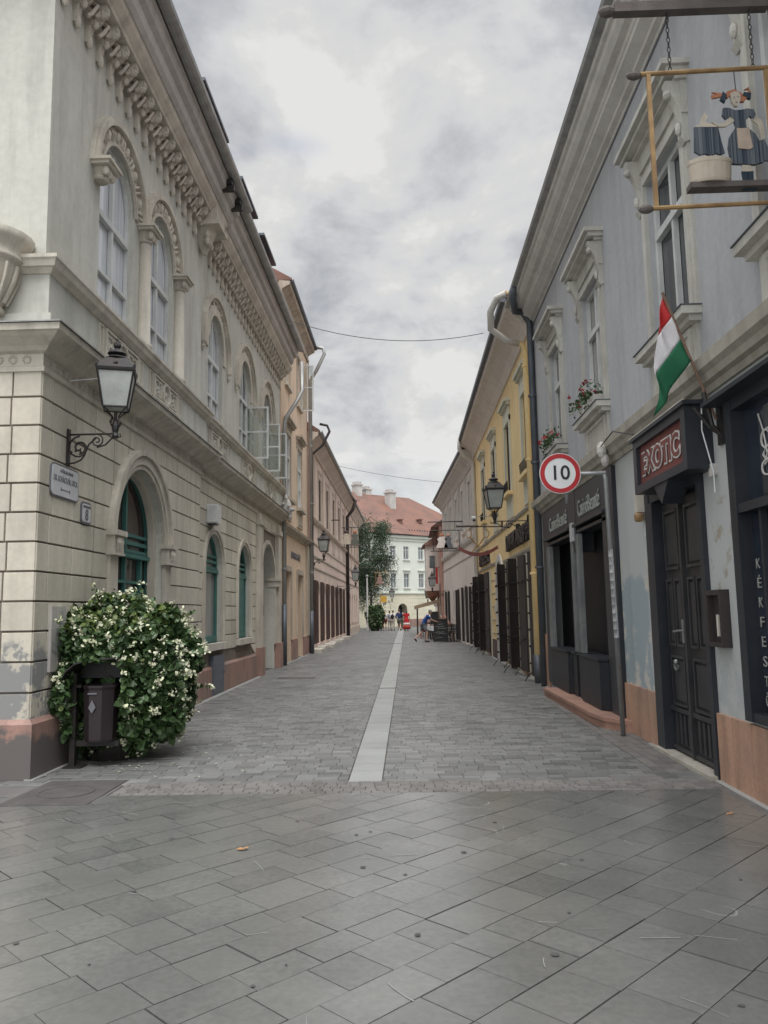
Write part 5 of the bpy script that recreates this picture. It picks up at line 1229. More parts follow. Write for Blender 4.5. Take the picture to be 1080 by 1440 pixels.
for u in (1.8, 4.8, 7.8, 10.8, 13.8):
    W = window(Q, TP, u - .45, u + .45, 5.3, 7.3, gm='g_far', fm='white_paint', trans=((6.6, .06),), sill=.1, sm='palepink')
    q2 = MB(TP); q2.box(u - .6, u - .45, 0, .06, 5.25, 7.5); q2.box(u + .45, u + .6, 0, .06, 5.25, 7.5); q2.box(u - .45, u + .45, 0, .06, 7.3, 7.5); q2.box(u + 1.3, u + 1.42, 0, .12, 4.9, 7.8); build(q2, 'surround', 'soffit_r', W)
for (a, b, c_, d_, ar, bk) in pd_:
    W = window(Q, TP, a, b, c_, d_, arch=True, n=-.28, gm='g_dark', fm='brown_iron', trans=((2.1, .06),), name='shop_door' if c_ < 1 else 'window')
    if c_ < 1:
        for u in (a - .03, b + .03):
            q = MB(TP); q.box(u - .12, u + .0, .02, .13, .12, d_ - .1); build(q, 'shutter', 'brown_iron', W)
text('68', .42, None, 'soffit_r', Q, TP(2.6, .01, 3.4), (0, -1, 0), (0, 0, 1), depth=.01) if False else None
# salmon house with oriel
Z_ = thing('salmon_house', 'small salmon coloured house with a boxed oriel above the cafe terrace', 'building', (2.2, 54, 0))
w = MB(); w.box(2.1, 7, 50.02, 58, 0, 6.9); build(w, 'wall', 'salmon', Z_)
q = MB(); q.box(1.25, 2.1, 52.2, 55.5, 2.9, 5.9); OR = build(q, 'oriel', 'palepink', Z_)
q = MB(); q.lathe((1.7, 53.8, 2.2), [(.1, 0), (.45, .35), (.62, .7)], 4, 1, 2.6, rot=PI / 4); build(q, 'corbel', 'salmon', OR)
q = MB(); q.prism([(1.05, 5.9), (2.2, 5.9), (2.2, 6.7)], -52.0, -55.7); q.v = [(a, -b, c) for a, b, c in q.v]; build(q, 'roof', 'roof_brown', OR)
q = MB(); q.box(1.5, 1.85, 52.15, 52.2, 3.6, 5.2); build(q, 'window', 'g_far', OR)
q = MB(); q.box(1.235, 1.25, 53, 53.8, 3.6, 5.2); q.box(1.235, 1.25, 54.2, 55, 3.6, 5.2); build(q, 'window', 'g_far', OR)
q = MB(); q.prism([(1.6, 6.9), (7, 6.9), (7, 10.5)], -50.02, -58); q.v = [(a, -b, c) for a, b, c in q.v]; build(q, 'roof', 'roof_brown', Z_)
q = MB()
for (a, b) in ((50.6, 51.6), (55.9, 57)): q.box(2.08, 2.1, a, b, .2, 2.6)
build(q, 'shop_door', 'g_dark', Z_)
q = MB(); q.box(2.6, 3.6, 59, 75, 0, 7); tag(build(q, 'side_house', 'palepink'), 'plain pale house wall continuing behind the salmon house', 'building')

# ------------------------------------------------------------------ far white building with red roof
fd = Vector((.766, .643)); fn = Vector((fd.y, -fd.x)); F0 = Vector((-3, 80))
def TF(u, n, z): return (F0.x + fd.x * u + fn.x * n, F0.y + fd.y * u + fn.y * n, z)
B = thing('far_building', 'white three storey building with red tiled roof closing the street', 'building', (0, 82, 0))
wu = [-.2, 2.1, 3.85, 5.88, 8, 10]
w = MB(TF); w.wall(-8, 14, 3.4, 9.4, []); bw_ = MB(TF)
w = MB(TF); w.wall(-8, 14, 3.4, 6.2, [(u - .36, u + .36, 3.98, 5.45, False, -.2) for u in wu]); w.wall(-8, 14, 6.2, 9.4, [(u - .36, u + .36, 6.92, 8.28, False, -.2) for u in wu]); build(w, 'wall', 'far_white', B)
w = MB(TF); w.wall(-8, 14, 0, 3.4, [(-.35, .65, 0, 2.3, True, -.8), (2.62, 3.87, 0, 2.35, True, -.8)]); build(w, 'ground_floor_wall', 'far_yellow', B)
q = MB(TF); q.poly([(-1, -.8, 0), (5, -.8, 0), (5, -.8, 2.6), (-1, -.8, 2.6)]); build(q, 'gateway', 'ink', B)
q = MB(TF); q.box(-8, 14, 0, .12, 3.36, 3.5); q.box(-8, 14, 0, .1, 8.85, 8.95); q.box(-8, 14, 0, .25, 9.15, 9.4)
for z in (2.9, 2.5, 2.1, 1.7, 1.3): q.box(4.1, 14, 0, .02, z, z + .03); q.box(.9, 2.4, 0, .02, z, z + .03)
build(q, 'string_course', 'far_white', B)
q = MB(TF); q.box(4.0, 14, 0, .1, 0, .75); build(q, 'plinth', 'marble_l', B)
for u in wu:
    for (c_, d_) in ((3.98, 5.45), (6.92, 8.28)):
        W = window(B, TF, u - .36, u + .36, c_, d_, n=-.14, gm='g_far', fm='white_paint', trans=((c_ + .95, .05),), fw=.05)
        q = MB(TF); q.box(u - .48, u + .48, 0, .12, c_ - .12, c_ - .02)
        if c_ < 5: q.box(u - .5, u + .5, 0, .15, d_ + .28, d_ + .38)
        build(q, 'sill', 'soffit_r', W)
q = MB(TF); q.box(-8, 14, .2, .4, 9.4, 9.5); build(q, 'gutter', 'brown_iron', B)
q = MB(TF)
rp0 = [(-9, .4, 9.46), (17, .4, 9.46), (9.6, -6.2, 14.6), (-9, -6.2, 14.6)]
q.poly(rp0); q.poly([(17, .4, 9.46), (9.6, -6.2, 14.6), (17, -13, 9.46)]); q.poly([(-9, -6.2, 14.6), (9.6, -6.2, 14.6), (17, -13, 9.46), (-9, -13, 9.46)])
RF = build(q, 'roof', 'roof_tile', B)
q = MB(TF); sl_ = lambda u, t_: (u, -6.2 + 6.6 * t_ + .05, 14.6 - 5.14 * t_ + .07)
q.poly([sl_(-9, 0), sl_(3.0, 0), sl_(4.6, 1), sl_(-9, 1)]); build(q, 'roof_wing', 'roof_wing', B) if 'roof_wing' in M else build(q, 'roof_wing', 'roof_brown', B)
for (u, n, z0, z1, wdt) in ((2.0, -6.0, 13.0, 15.4, .7), (3.7, -6.6, 13.6, 15.1, .75), (5.4, -4.4, 12.4, 14.6, .8)):
    q = MB(TF); q.box(u - wdt / 2, u + wdt / 2, n - .5, n + .5, z0, z1); q.box(u - wdt / 2 - .1, u + wdt / 2 + .1, n - .6, n + .6, z1, z1 + .12)
    for k in range(3): q.box(u - wdt / 2 + k * .26, u - wdt / 2 + .16 + k * .26, n - .4, n + .4, z1 + .12, z1 + .4)
    build(q, 'chimney', 'soffit', B)
for (u, t_) in ((4.3, .72), (7.3, .68)):
    a, n, z = sl_(u, t_); q = MB(TF); q.box(u - .18, u + .18, n - .3, n + .15, z - .1, z + .28); q.box(u - .26, u + .26, n - .4, n + .25, z + .28, z + .36); build(q, 'roof_vent', 'roof_brown', B)
q = MB(TF)
for k in range(60): q.box(-8 + k * .36, -7.93 + k * .36, -.35, -.28, 9.95, 10.15)
build(q, 'snow_guard', 'brown_iron', B)

# ------------------------------------------------------------------ wires
for (a, b, sag, lab) in (((-3.4, 22.5, 10.3), (2.4, 22.5, 9.72), .42, 'thin overhead wire sagging across the near sky'), ((-3.9, 46, 10.2), (2.4, 44, 8.75), .12, 'faint overhead wire across the street farther away')):
    q = MB(); q.tube([(a[0] + (b[0] - a[0]) * i / 16, a[1] + (b[1] - a[1]) * i / 16, a[2] + (b[2] - a[2]) * i / 16 - 4 * sag * (i / 16) * (1 - i / 16)) for i in range(17)], .011, 5)
    tag(build(q, 'overhead_wire', 'wire'), lab, 'wire', 'overhead wires across the street')

# ------------------------------------------------------------------ flowering bush and bin
t = thing('flowering_bush', 'large rounded bush covered in white blossoms at the palace corner', 'bush', (-3.4, 9.7, 0))
rr = random.Random(8); q = MB(); q2 = MB(); f = MB()
C = Vector((-3.50, 9.50, .96)); ax = (.96, .93, .88)
def bushpt(shell, rr):
    while True:
        d = Vector((rr.gauss(0, 1), rr.gauss(0, 1), rr.gauss(0, 1))).normalized()
        lump = 1 + .09 * math.sin(d.x * 6 + 1) * math.sin(d.z * 7) + .07 * math.sin(d.y * 9 + d.z * 4) + .05 * math.sin(d.x * 15 + d.y * 12)
        e = .82 if d.z < 0 else 1.0
        k_ = shell * lump
        fl = (abs(d.z) ** .8)
        p = C + Vector((d.x * ax[0] * k_, d.y * ax[1] * k_, d.z * ax[2] * k_))
        if d.z < 0: # fuller belly down to ground
            h = math.hypot(d.x, d.y) + 1e-6; g_ = min(1.5, 1.0 / max(h, .4)); p.x = C.x + d.x * ax[0] * k_ * g_ * (.98 + .10 * d.z); p.y = C.y + d.y * ax[1] * k_ * g_ * (.98 + .10 * d.z)
        # hollow where the bin stands
        if p.z > .03 and p.x > -3.93 - .3 * (p.y < 8.3) and not (-3.74 < p.x < -3.16 and p.y < 9.0 and .15 < p.z < 1.15): return p, d
for k in range(15500):
    s_ = 1 - abs(rr.gauss(0, .16)) * (1 if rr.random() < .85 else 2.4); p, d = bushpt(max(.25, s_), rr)
    big = rr.uniform(.030, .066) * (1.25 if p.z < .8 and rr.random() < .2 else 1)
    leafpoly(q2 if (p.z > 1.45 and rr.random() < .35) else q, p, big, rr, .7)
for k in range(470):
    p, d = bushpt(1.0 + rr.uniform(-.02, .06), rr)
    if p.z < .9 and rr.random() < .45: continue
    if math.sin(p.x * 5.1 + p.z * 3.7) + math.sin(p.y * 4.3 - p.z * 5.9) < -1.0: continue
    for i in range(rr.randint(5, 14)):
        leafpoly(f, p + Vector((rr.gauss(0, .026), rr.gauss(0, .026), rr.gauss(0, .022))), rr.uniform(.015, .027), rr, .4, 5)
for k in range(46):
    p, d = bushpt(1.0, rr)
    if p.z < .5: continue
    L_ = rr.uniform(.08, .24); dd_ = (d + Vector((rr.gauss(0, .4), rr.gauss(0, .4), rr.uniform(0, .8)))).normalized()
    for i in range(int(L_ / .022)): leafpoly(q2 if rr.random() < .4 else q, p + dd_ * i * .022 + Vector((rr.gauss(0, .015), rr.gauss(0, .015), rr.gauss(0, .012))), rr.uniform(.02, .04), rr, .6)
    if rr.random() < .5:
        for i in range(10): leafpoly(f, p + dd_ * L_ + Vector((rr.gauss(0, .025), rr.gauss(0, .025), rr.gauss(0, .02))), rr.uniform(.015, .026), rr, .4, 5)
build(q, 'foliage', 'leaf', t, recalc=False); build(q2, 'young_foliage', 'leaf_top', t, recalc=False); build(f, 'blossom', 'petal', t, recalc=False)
q = MB()
for k in range(9):
    a = k * .7; q.tube([(C.x + .1 * math.cos(a), C.y + .1 * math.sin(a), 0), (C.x + .35 * math.cos(a), C.y + .35 * math.sin(a), .6), (C.x + .6 * math.cos(a + .2), C.y + .6 * math.sin(a + .2), 1.3)], [.03, .02, .008], 6)
build(q, 'stem', 'bark', t)
q = MB(); q.lathe((C.x, C.y, 0), [(.33, 0), (.36, .1), (.4, .3), (.36, .34)], 18); build(q, 'planter', 'iron', t)
t = thing('litter_bin', 'dark brown litter bin with arched hood half buried in the flowering bush', 'bin', (-3.5, 8.85, 0))
q = MB(); q.box(-3.76, -3.70, 8.83, 8.90, 0, 1.02); q.box(-3.80, -3.60, 8.76, 8.96, 0, .015); q.box(-3.72, -3.22, 8.86, 8.90, .22, .28); q.box(-3.70, -3.64, 8.82, 8.88, .86, .89); build(q, 'post', 'iron', t)
q = MB(lambda u, n, z: (u, 8.62 + n, z)); pts = [(-3.78, .98), (-3.74, 1.06), (-3.64, 1.14), (-3.5, 1.18), (-3.3, 1.19), (-3.16, 1.2)]
q.prism(pts + [(a, b - .018) for a, b in reversed(pts)], 0, .42); q.prism([(-3.74, .0 + .95), (-3.2, .95), (-3.18, 1.17), (-3.3, 1.17), (-3.5, 1.16), (-3.64, 1.12), (-3.72, 1.04)], .38, .41); build(q, 'hood', 'iron', t)
q = MB(); q.lathe((-3.42, 8.84, .29), [(.165, 0), (.17, .02), (.185, .55), (.195, .58), (.195, .60), (.17, .60), (.165, .05)], 8, rot=PI / 8); build(q, 'bucket', 'bin_body', t)
q = MB(); q.box(-3.50, -3.40, 8.656, 8.662, .80, .815); q.prism([(-3.45, .60), (-3.41, .66), (-3.45, .74), (-3.49, .66)], -8.662, -8.655); q.v = [(a, -b if b < 0 else b, c) for a, b, c in q.v]; build(q, 'emblem', 'ink_grey', t)

# ------------------------------------------------------------------ trees and planters at the far end
def tree(name, label, x, y_, h, r_, weep, nleaf, m, seed, trunk_r=.14):
    rr = random.Random(seed); t = thing(name, label, 'tree', (x, y_, 0), 'trees at the far end of the street')
    q = MB(); q.tube([(x, y_, 0), (x + .1, y_, h * .3), (x - .05, y_ + .1, h * .6), (x + .1, y_, h * .92)], [trunk_r, trunk_r * .8, trunk_r * .55, .03], 8)
    tips = []
    for k in range(16):
        a = rr.uniform(0, 6.28); z0 = h * rr.uniform(.32, .8); L_ = r_ * rr.uniform(.5, 1); top = z0 + h * rr.uniform(.08, .2)
        e = Vector((x + L_ * math.cos(a), y_ + L_ * math.sin(a), min(top, h * .97))); q.tube([(x, y_, z0), tuple((Vector((x, y_, z0)) + e) / 2 + Vector((0, 0, .25))), tuple(e)], [.06, .04, .015], 5); tips.append(e)
    build(q, 'trunk', 'bark', t)
    c = MB()
    for k in range(nleaf):
        if rr.random() < weep:
            e = rr.choice(tips); dx = rr.gauss(0, .38); dy = rr.gauss(0, .38); L_ = rr.uniform(.8, 3.6)
            base = e + Vector((dx, dy, 0)); st_ = int(L_ / .12)
            for i in range(st_):
                if rr.random() < .75: leafpoly(c, base + Vector((.04 * math.sin(i), .05 * math.cos(i * 1.3), -i * .12)) + Vector((rr.gauss(0, .05), rr.gauss(0, .05), 0)), rr.uniform(.04, .075), rr, 0, 4)
        else:
            e = rr.choice(tips); p = e + Vector((rr.gauss(0, .55), rr.gauss(0, .55), rr.gauss(0, .4)))
            for i in range(6): leafpoly(c, p + Vector((rr.gauss(0, .12), rr.gauss(0, .12), rr.gauss(0, .1))), rr.uniform(.05, .09), rr, .2, 4)
    build(c, 'crown', m, t, recalc=False)
tree('birch_tree', 'weeping birch tree with hanging branches beyond the pink house', -3.3, 70, 9.9, 2.0, .8, 2700, 'birch', 3)
tree('birch_tree', 'smaller green tree partly hidden behind the pink house eaves', -5.9, 76, 13.6, 1.6, .15, 1100, 'birch', 9, .16)
def shrub(label, c, ax_, n, seed, m='leaf', mm=None):
    rr = random.Random(seed); t = thing('leafy_shrub', label, 'shrub', (c[0], c[1], 0)); q = MB(); C_ = Vector(c)
    for k in range(n):
        d = Vector((rr.gauss(0, 1), rr.gauss(0, 1), rr.gauss(0, 1))).normalized(); s_ = (1 - abs(rr.gauss(0, .2))) * (1 + .12 * math.sin(d.x * 7 + d.z * 5))
        p = C_ + Vector((d.x * ax_[0], d.y * ax_[1], d.z * ax_[2])) * s_
        if p.z > .02: leafpoly(q, p, rr.uniform(.05, .11), rr, .5)
    build(q, 'foliage', m, t, recalc=False)
    q = MB(); q.lathe((c[0], c[1], 0), [(.35, 0), (.42, .4), (.38, .42)], 12); build(q, 'planter', 'iron', t)
shrub('dark rounded bush in a planter at the end of the pink house', (-2.75, 66, 1.05), (.82, .8, 1.1), 2600, 4)
t = thing('street_post', 'slim pale post in front of the dark rounded bush', 'post', (-3.32, 65.4, 0)); q = MB(); q.tube([(-3.32, 65.4, 0), (-3.32, 65.4, 4.4)], .06, 8); build(q, 'shaft', 'white_paint', t); q = MB(); q.ell((-3.32, 65.4, 4.5), .12, .12, .14, 8, 5); build(q, 'cap', 'pole_grey', t)

# far hanging signs
def frame_sign(label, x0, x1, y_, z0, z1, fm, wallx, fig, seed=0):
    t = thing('hanging_shop_sign', label, 'shop sign', (wallx, y_, z0), 'hanging shop signs over the street')
    q = MB(); q.tube([(x0, y_, z1 + .42), (wallx, y_, z1 + .42)], .03, 6); build(q, 'beam', 'brown_iron', t)
    q = MB(); q.tube([(x0 + .1, y_, z1), (x1 + .25, y_, z1)], .022, 6); q.tube([(x0 + .1, y_, z0), (x1 + .25, y_, z0)], .022, 6); q.tube([(x0 + .25, y_, z0), (x0 + .25, y_, z1)], .02, 6); q.tube([(x1 + .1, y_, z0), (x1 + .1, y_, z1)], .02, 6)
    for x in (x0 + .4, x1 - .1): q.tube([(x, y_, z1), (x, y_, z1 + .42)], .012, 5)
    build(q, 'frame', fm, t)
    q = MB(); q.box(x0 + .5, x1, y_ - .1, y_ + .1, z0 + .08, z0 + .15); build(q, 'board', 'wood_beam', t)
    for (cx, body, head, w_) in fig:
        q = MB(lambda u, n, z: (cx + u, y_ - n, z0 + .15 + z)); H = (z1 - z0 - .3)
        q.prism([(-w_, 0), (w_, 0), (w_ * .55, H * .45), (w_ * .8, H * .62), (w_ * .3, H * .78), (-w_ * .3, H * .78), (-w_ * .8, H * .62), (-w_ * .55, H * .45)], -.03, .03); build(q, 'figure', body, t)
        q = MB(); q.ell((cx, y_, z0 + .15 + H * .88), .11, .05, H * .12, 8, 5); build(q, 'figure_head', head, t)
frame_sign('hanging sign with a carved grey figure in a thin frame, far right side', 1.05, 2.45, 38, 4.45, 5.45, 'brown_iron', 2.75, [(1.72, 'palepink', 'hair_red', .3), (2.02, 'c_grey', 'skin', .22)])
frame_sign('hanging sign with two carved figures in a thin frame on the pink house', -3.55, -2.45, 42, 5.05, 6.1, 'brown_iron', -4.0, [(-3.2, 'p_tub', 'hair', .24), (-2.75, 'c_khaki', 'hair_red', .24)])
frame_sign('farthest hanging sign with a reddish panel in front of the birch', -2.7, -1.6, 62, 3.6, 4.6, 'gold', -4.0, [(-2.15, 'marble_l', 'gold', .3)])
# golden sign post with lantern
t = thing('sign_post', 'slender post with a small golden panel in front of the birch', 'sign post', (-2.05, 66.5, 0))
q = MB(); q.tube([(-2.25, 66.5, 0), (-2.25, 66.5, 3.1)], .05, 6); build(q, 'post', 'gold', t)
q = MB(); q.box(-2.25, -1.75, 66.45, 66.5, 2.35, 2.85); build(q, 'panel', 'yellow_paint', t)
make_lantern(.75, 'lantern on the golden sign post near the white building', (-2.05, 66.5, 2.4), 0, 1.0, PI / 4)
# scissors sign
t = thing('scissors_sign', 'hanging golden scissors with a brown ribbon banner on an iron arm', 'shop sign', (2.9, 24, 3.3))
q = MB(); q.tube([(1.52, 24, 4.16), (2.95, 24, 4.13)], .022, 6); q.tube([(1.52, 24, 4.17), (2.2, 24, 4.16)], .04, 6); q.box(2.90, 2.95, 23.95, 24.05, 4.0, 4.3); build(q, 'arm', 'marble_l', t) if False else build(q, 'arm', 'wood_brown', t)
for s_ in (-1, 1):
    q = MB(); cx = 2.17
    q.tube([(cx + s_ * .27 + .085 * math.cos(a), 24 + s_ * .012, 3.93 + .12 * math.sin(a)) for a in [i * PI / 6 for i in range(12)]], .016, 5, closed=True)
    q.tube([(cx + s_ * .22, 24 + s_ * .012, 3.83), (cx + s_ * .09, 24 + s_ * .012, 3.65), (cx, 24 + s_ * .012, 3.56)], .022, 5)
    q.prism([(cx - s_ * .0 - .035, 3.58), (cx + .035, 3.58), (cx - s_ * .25 + .01, 3.36 - .08), (cx - s_ * .27 - .01, 3.36 - .08)], 0, .02); q.v = [(a, 24 + s_ * .012 + (b if b < 1 else b - 24 - s_ * .012), c) if b < 1 else (a, b, c) for a, b, c in q.v]
    build(q, 'blade', 'gold', t)
q = MB(lambda u, n, z: (u, 24.0 - n, z)); A = [(1.60 + 1.15 * i / 14, 3.24 + .20 * (2 * i / 14 - 1) ** 2) for i in range(15)]
q.prism([(A[0][0] - .06, A[0][1] + .02)] + [(a, b) for a, b in A] + [(A[-1][0] + .06, A[-1][1] + .02)] + [(A[-1][0] + .01, A[-1][1] + .06)] + [(A[-1][0] + .05, A[-1][1] + .13)] + [(a, b + .11) for a, b in reversed(A)] + [(A[0][0] - .05, A[0][1] + .13), (A[0][0] - .01, A[0][1] + .06)], -.02, .02); build(q, 'ribbon', 'wood_red', t) if 'wood_red' in M else build(q, 'ribbon', 'exotic_red', t)
t = thing('security_camera', 'small white security camera on the yellow house beside the scissors sign', 'camera', (2.9, 26, 4.6))
q = MB(); q.tube([(2.95, 26, 4.7), (2.3, 26, 4.68)], .015, 5); build(q, 'arm', 'pole_grey', t)
q = MB(); q.lathe((2.25, 26, 4.55), [(.03, 0), (.09, .03), (.10, .1), (.06, .15)], 10); build(q, 'housing', 'white_paint', t)
q = MB(); q.ell((2.25, 25.92, 4.56), .05, .05, .05, 8, 5); build(q, 'lens', 'ink', t)
t = thing('shop_flag', 'small red and pink flags hanging above the cafe', 'flag', (2.0, 51, 3.6)); q = MB(); q.tube([(2.3, 50.8, 4.3), (1.4, 50.8, 4.4)], .02, 5); build(q, 'pole', 'iron', t)
q = MB(); q.box(1.84, 1.98, 50.78, 50.82, 3.3, 4.35); build(q, 'cloth', 'sign_red', t); q = MB(); q.box(1.4, 1.68, 50.78, 50.82, 3.5, 4.3); build(q, 'cloth', 'palepink', t)
# ------------------------------------------------------------------ people
def skin_mesh(nm, pts, edges, radii, m, root, sub=2, extra=None):
    me = D.meshes.new(nm); me.from_pydata([tuple(p) for p in pts], edges, []); 
    bm = bmesh.new(); bm.from_mesh(me); lay = bm.verts.layers.skin.verify(); bm.verts.ensure_lookup_table()
    for i, v_ in enumerate(bm.verts):
        r_ = radii[i]; v_[lay].radius = (r_ if isinstance(r_, tuple) else (r_, r_)); v_[lay].use_root = (i == 0)
    bm.to_mesh(me); bm.free()
    o = D.objects.new(nm, me); COL.objects.link(o); o.modifiers.new('k', 'SKIN').use_smooth_shade = True
    sm_ = o.modifiers.new('s', 'SUBSURF'); sm_.levels = sub; sm_.render_levels = sub
    bpy.context.view_layer.update()
    me2 = D.meshes.new_from_object(o.evaluated_get(bpy.context.evaluated_depsgraph_get())); D.objects.remove(o)
    if extra:
        bm = bmesh.new(); bm.from_mesh(me2); em = D.meshes.new('e'); em.from_pydata(extra.v, [], extra.f); bm.from_mesh(em)
        bmesh.ops.recalc_face_normals(bm, faces=bm.faces); bm.to_mesh(me2); bm.free()
    for p in me2.polygons: p.use_smooth = True
    me2.materials.clear(); me2.materials.append(M[m]); me2.name = nm
    o = D.objects.new(nm, me2); COL.objects.link(o); o.parent = root; ORG[o] = Vector((0, 0, 0)); return o
def person(label, loc, rz, pose, top, bottom, hair='hair', sc=1.0, long_sleeve=False, bottom_kind='trousers', dress=None, pack=None, hairlong=False, shoe='shoe', group=None):
    t = thing('person', label, 'person', (0, 0, 0), group)
    V = lambda *a: Vector(a)
    J = dict(pel=V(0, 0, .93), wai=V(0, 0, 1.08), che=V(0, .01, 1.30), nec=V(0, 0, 1.46), hed=V(0, .02, 1.54),
             shL=V(-.18, 0, 1.40), shR=V(.18, 0, 1.40), elL=V(-.24, -.02, 1.12), elR=V(.24, -.02, 1.12), wrL=V(-.25, .06, .88), wrR=V(.25, .06, .88),
             hpL=V(-.09, 0, .90), hpR=V(.09, 0, .90), knL=V(-.10, .02, .49), knR=V(.10, .02, .49), anL=V(-.10, -.02, .09), anR=V(.10, -.02, .09), toL=V(-.12, .15, .035), toR=V(.12, .15, .035))
    for k, v_ in pose.items(): J[k] = V(*v_)
    names = list(J); ix = {n: i for i, n in enumerate(names)}
    E = [('pel', 'wai'), ('wai', 'che'), ('che', 'nec'), ('nec', 'hed'), ('che', 'shL'), ('che', 'shR'), ('shL', 'elL'), ('shR', 'elR'), ('elL', 'wrL'), ('elR', 'wrR'), ('pel', 'hpL'), ('pel', 'hpR'), ('hpL', 'knL'), ('hpR', 'knR'), ('knL', 'anL'), ('knR', 'anR'), ('anL', 'toL'), ('anR', 'toR')]
    rad = dict(pel=(.14, .11), wai=(.125, .095), che=(.145, .105), nec=.052, hed=.055, shL=.06, shR=.06, elL=.040, elR=.040, wrL=.026, wrR=.026, hpL=.085, hpR=.085, knL=.055, knR=.055, anL=.036, anR=.036, toL=.034, toR=.034)
    ex = MB(); up = (J['hed'] - J['nec']).normalized(); hc = J['hed'] + up * .10 + V(0, .01, 0)
    ex.ell(hc, .078, .095, .118, 14, 10); ex.ell(hc + V(0, .095, -.01), .014, .02, .02, 6, 4)
    for s_ in (-1, 1): ex.ell(hc + V(s_ * .078, 0, -.005), .012, .02, .03, 6, 4)
    for s_ in 'LR':
        w_ = J['wr' + s_]; d = (w_ - J['el' + s_]).normalized(); sd = d.cross(V(0, 1, 0)); sd = sd.normalized() if sd.length > .1 else V(1, 0, 0); sg = 1 if s_ == 'L' else -1
        fw = V(0, 1, 0) - d * d.y; fw = fw.normalized() if fw.length > .1 else V(0, 0, 1)
        ex.tube([tuple(w_ - d * .01), tuple(w_ + d * .04), tuple(w_ + d * .085)], [.022, .036, .032], 8)
        for k in range(4):
            o_ = fw * (.027 - .018 * k); L_ = (.070, .080, .075, .058)[k]
            ex.tube([tuple(w_ + d * .08 + o_), tuple(w_ + d * (.08 + L_ * .5) + o_ * 1.1), tuple(w_ + d * (.08 + L_) + o_ * 1.1 + sd * .018 * sg)], [.010, .009, .007], 5)
        ex.tube([tuple(w_ + d * .03 + fw * .025), tuple(w_ + d * .06 + fw * .048), tuple(w_ + d * .09 + fw * .055)], [.012, .010, .008], 5)
    skin_mesh('body', [J[n] for n in names], [(ix[a], ix[b]) for a, b in E], [rad[n] for n in names], 'skin', t, 2, ex)
    def shell(nm, ns, es, rr_, m): 
        k = {n: i for i, n in enumerate(ns)}
        pts = [J[n] if isinstance(n, str) else n[1] for n in ns]
        skin_mesh(nm, pts, [(k[a], k[b]) for a, b in es], rr_, m, t, 2)
    slL = ('sl', J['shL'].lerp(J['elL'], .75)); slR = ('sr', J['shR'].lerp(J['elR'], .75))
    slL = ('sl', tuple(slL[1])); slR = ('sr', tuple(slR[1])); lo = ('lo', tuple(J['pel'] + V(0, 0, -.06)))
    if long_sleeve: slL = ('sl', tuple(J['elL'].lerp(J['wrL'], .9))); slR = ('sr', tuple(J['elR'].lerp(J['wrR'], .9)))
    ns = ['che', 'wai', 'pel', lo, 'shL', 'shR'] + (['elL', 'elR'] if long_sleeve else []) + [slL, slR, ('nk', tuple(J['che'].lerp(J['nec'], .75)))]
    es = [('che', 'wai'), ('wai', 'pel'), ('pel', lo), ('che', 'shL'), ('che', 'shR'), ('che', ns[-1])]
    es += [('shL', 'elL'), ('elL', slL), ('shR', 'elR'), ('elR', slR)] if long_sleeve else [('shL', slL), ('shR', slR)]
    rr_ = [(.165, .125), (.15, .115), (.165, .13), (.16, .125), .082, .082] + ([.06, .06] if long_sleeve else []) + [.045 if long_sleeve else .065] * 2 + [.07]
    shell('dress_top' if dress else 'shirt', ns, es, rr_, top)
    if dress:
        q = MB(); c = J['pel']; prof = [(.15, .16), (.19, .0), (.24, -.25), (.30, -.55), (.33, -.80)]
        q.lathe(c, prof, 14, 1, .8); o = build(q, 'skirt', dress[0], t, True)
        if len(dress) > 1:
            q = MB(); q.lathe(c, [(.262, -.27), (.29, -.45)], 14, 1, .8); build(q, 'skirt_band', dress[1], t, True)
            q = MB(); q.lathe(c, [(.295, -.47), (.335, -.74)], 14, 1, .8); build(q, 'skirt_hem', dress[2], t, True)
    else:
        en = .55 if bottom_kind == 'shorts' else None
        if en: kL, kR = ('kl', tuple(J['hpL'].lerp(J['knL'], .85))), ('kr', tuple(J['hpR'].lerp(J['knR'], .85)))
        if en: shell('shorts', ['pel', 'hpL', 'hpR', kL, kR], [('pel', 'hpL'), ('pel', 'hpR'), ('hpL', kL), ('hpR', kR)], [(.155, .125), .108, .108, .095, .095], bottom)
        else:
            aL, aR = ('al', tuple(J['knL'].lerp(J['anL'], .92))), ('ar', tuple(J['knR'].lerp(J['anR'], .92)))
            shell('trousers', ['pel', 'hpL', 'hpR', 'knL', 'knR', aL, aR], [('pel', 'hpL'), ('pel', 'hpR'), ('hpL', 'knL'), ('hpR', 'knR'), ('knL', aL), ('knR', aR)], [(.155, .125), .105, .105, .075, .075, .06, .06], bottom)
    for s_ in 'LR':
        q = MB(); a, b = J['an' + s_], J['to' + s_]; q.tube([tuple(a + V(0, -.05, -.03)), tuple(a + V(0, 0, -.03)), tuple(a.lerp(b, .6) + V(0, 0, -.01)), tuple(b + V(0, .02, 0))], [.035, .048, .045, .03], 8); build(q, 'shoe', shoe, t, True)
    q = MB(); q.ell(hc + up * .022 + V(0, -.018, 0), .088, .096, .112, 14, 8)
    if hairlong: q.tube([tuple(hc + V(0, -.07, .02)), tuple(hc + V(0, -.1, -.12)), tuple(hc + V(0, -.09, -.28))], [.07, .075, .03], 8)
    build(q, 'hair', hair, t, True)
    if pack:
        q = MB(); c = J['che'] + V(0, -.18, -.08); q.ell(c, .15, .09, .22, 10, 8); build(q, 'backpack', pack, t, True)
    t.location = loc; t.rotation_euler = (0, 0, rz); t.scale = (sc,) * 3
    return t
